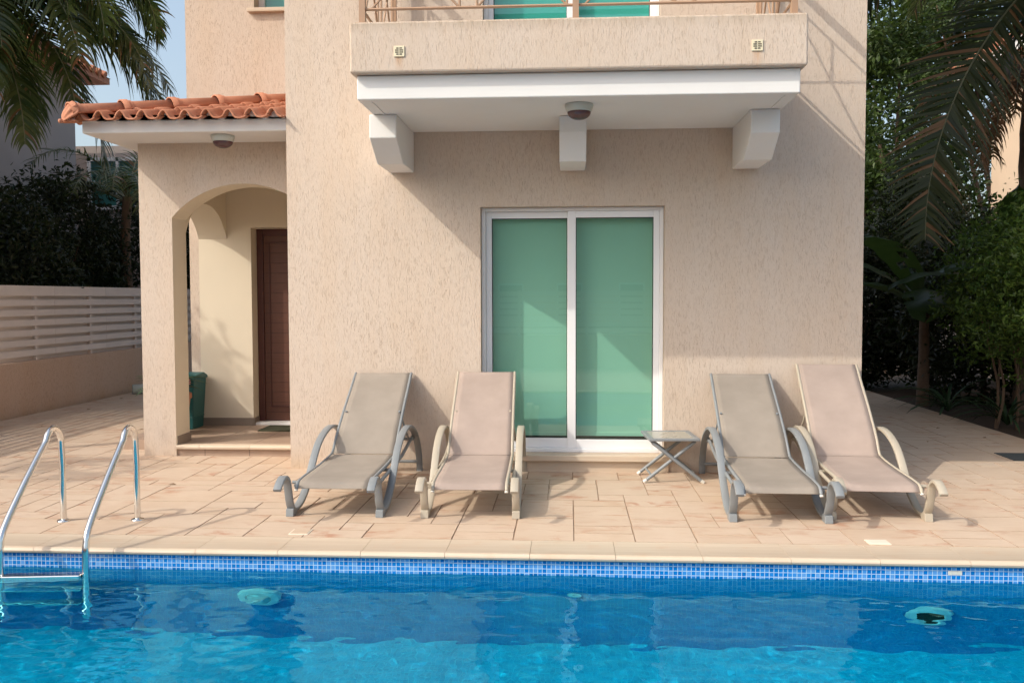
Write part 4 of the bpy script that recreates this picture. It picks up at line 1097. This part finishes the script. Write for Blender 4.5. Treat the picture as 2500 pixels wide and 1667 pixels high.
tree('garden_tree', (6.4, 18.6, 0), [((-.3, 0, 5.0), (1.5, 1.3, 2.0), .4), ((.3, .3, 3.2), (1.5, 1.2, 1.5), .3), ((-.7, -.3, 6.8), (1.3, 1.2, 1.3), .3)], 640, .3, 26, .15, M['mid_leaf'], 'tall green leafy tree behind the villa at its right corner', 'tree', 71, None, 2.5, .12)
tree('garden_tree', (8.6, 23.5, 0), [((-.4, 0, 5.2), (2.5, 1.5, 3.2), .6), ((-1.9, 0, 3.6), (1.7, 1, 2.8), .4)], 900, .34, 26, .17, M['mid_leaf'], 'broad green tree behind the tall leafy tree at the villa corner', 'tree', 75, None, 2.0, .13)
tree('garden_tree', (9.3, 20.5, 0), [((0, 0, 7.6), (2.0, 1.5, 1.8), .6), ((-1.2, 0, 7.0), (1.2, 1, 1.2), .4)], 420, .32, 26, .15, M['mid_leaf'], 'tall tree rising above the tiled roof at far right', 'tree', 72, None, 3, .13)
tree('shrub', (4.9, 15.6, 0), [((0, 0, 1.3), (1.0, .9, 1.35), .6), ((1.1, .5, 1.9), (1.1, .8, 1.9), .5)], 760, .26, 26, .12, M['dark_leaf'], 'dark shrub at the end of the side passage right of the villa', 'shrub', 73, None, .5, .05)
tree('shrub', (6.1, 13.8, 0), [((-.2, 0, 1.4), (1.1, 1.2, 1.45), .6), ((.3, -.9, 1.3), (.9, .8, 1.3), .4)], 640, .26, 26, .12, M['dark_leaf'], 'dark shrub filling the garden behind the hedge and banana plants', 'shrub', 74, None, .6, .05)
for k, (x, y) in enumerate(((4.95, 12.2), (5.1, 10.9))):
    blades('strap_plant', (x, y, 0), 26, .75, .045, ('dark strappy plant under the palm at the deck edge', 'dark strappy plant under the hedge at the deck edge')[k], 'plant', M['agave'], 80 + k, .8, .8)

# ------------------------------------------------------------------ neighbouring houses
def nb_roof(mb, x0, x1, y0, y1, z, ov, pitch): hip(mb, x0, x1, y0, y1, z, ov, pitch)
M['nb_wall'] = plain('nb_wall', (.42, .36, .335), .9, 0, .08, 2, .3)
M['nb_cream'] = plain('nb_cream', (.68, .53, .40), .9, 0, .06, 2, .3)
h = empty('neighbour_house', (-11.5, 14, 0), 'grey-beige neighbour house with tiled eaves behind the palm at far left', 'house')
mb = MB(); mb.box(-14.5, -9.75, 9.5, 17.6, 0, 5.80); mb.box(-14.5, -5.8, 19.0, 24, 0, 4.75); mb.build('wall', M['nb_wall'], h)
mb = MB(); hip(mb, -14.5, -9.75, 9.5, 17.6, 5.81, .5, .32)
for k in range(40):                                          # tile ends along the eave
    y = 9.05 + k * .225
    mb.tube([(-9.22, y, 5.95), (-9.8, y, 6.14)], .07, 8)
mb.build('roof', M['terracotta'], h)
mb = MB()
for a, b, c, d in ((-10.25, -10.17, 3.4, 4.5), (-9.62, -9.56, 3.4, 4.5), (-8.98, -8.9, 3.4, 4.5)): mb.box(a, b, 18.93, 18.99, c, d)
mb.box(-10.17, -8.98, 18.93, 18.985, 3.4, 3.48); mb.box(-10.25, -8.9, 18.93, 18.99, 4.42, 4.5)
f = mb.build('window', M['white_alu'], h)
mb = MB(); mb.face([(-10.17, 18.96, 3.48), (-8.98, 18.96, 3.48), (-8.98, 18.96, 4.42), (-10.17, 18.96, 4.42)]); mb.build('pane', M['teal_glass'], f)

h = empty('neighbour_house', (9, 18, 0), 'cream neighbour house with tiled roof edge showing between palm fronds at right', 'house')
mb = MB(); mb.box(7.75, 14, 9.0, 17.4, 0, 5.55); mb.build('wall', M['nb_cream'], h)
mb = MB(); hip(mb, 7.75, 14, 9.0, 17.4, 5.56, .5, .3)
for k in range(40):
    y = 8.6 + k * .235
    mb.tube([(7.18, y, 5.72), (7.8, y, 5.90)], .07, 8)
mb.build('roof', M['terracotta'], h)
mb = MB(); mb.box(7.235, 7.262, 8.55, 17.85, 5.50, 5.70); mb.build('fascia', M['white_plaster'], h)

# ------------------------------------------------------------------ behind the camera (seen in glass, chrome and water)
mb = MB(); mb.box(-7.0, 6.5, -3.6, -3.42, -.05, .7)
o = mb.build('garden_wall', M['stucco_low']); tag(o, 'low rendered wall on the far side of the pool behind the viewer', 'wall')
fe = empty('slat_fence', (0, -3.5, .7), 'white slat fence on the garden wall behind the viewer', 'fence')
mb = MB()
for k in range(7): mb.box(-7.0, 6.5, -3.48, -3.46, .745 + k * .1325, .745 + k * .1325 + .1)
mb.build('slats', M['fence_paint'], fe)
for k in range(10):
    mb = MB(); mb.box(-6.9 + k * 1.45, -6.84 + k * 1.45, -3.54, -3.485, .7, 1.66); mb.build('fence_post', M['fence_paint'], fe)
h = empty('neighbour_house', (1, -34, 0), 'cream house with tiled roof across the garden behind the viewer', 'house')
mb = MB(); mb.box(-5, 7, -42, -34, 0, 5.8); mb.build('wall', M['nb_cream'], h)
mb = MB(); hip(mb, -5, 7, -42, -34, 5.81, .6, .3); mb.build('roof', M['terracotta'], h)
for x in (-3.2, 0, 3.4):
    mb = MB(); mb.box(x - .7, x + .7, -33.99, -33.95, .2, 2.3); f = mb.build('window', M['white_alu'], h)
    mb = MB(); mb.box(x - .62, x + .62, -33.945, -33.94, .3, 2.2); mb.build('pane', M['bin'], f)
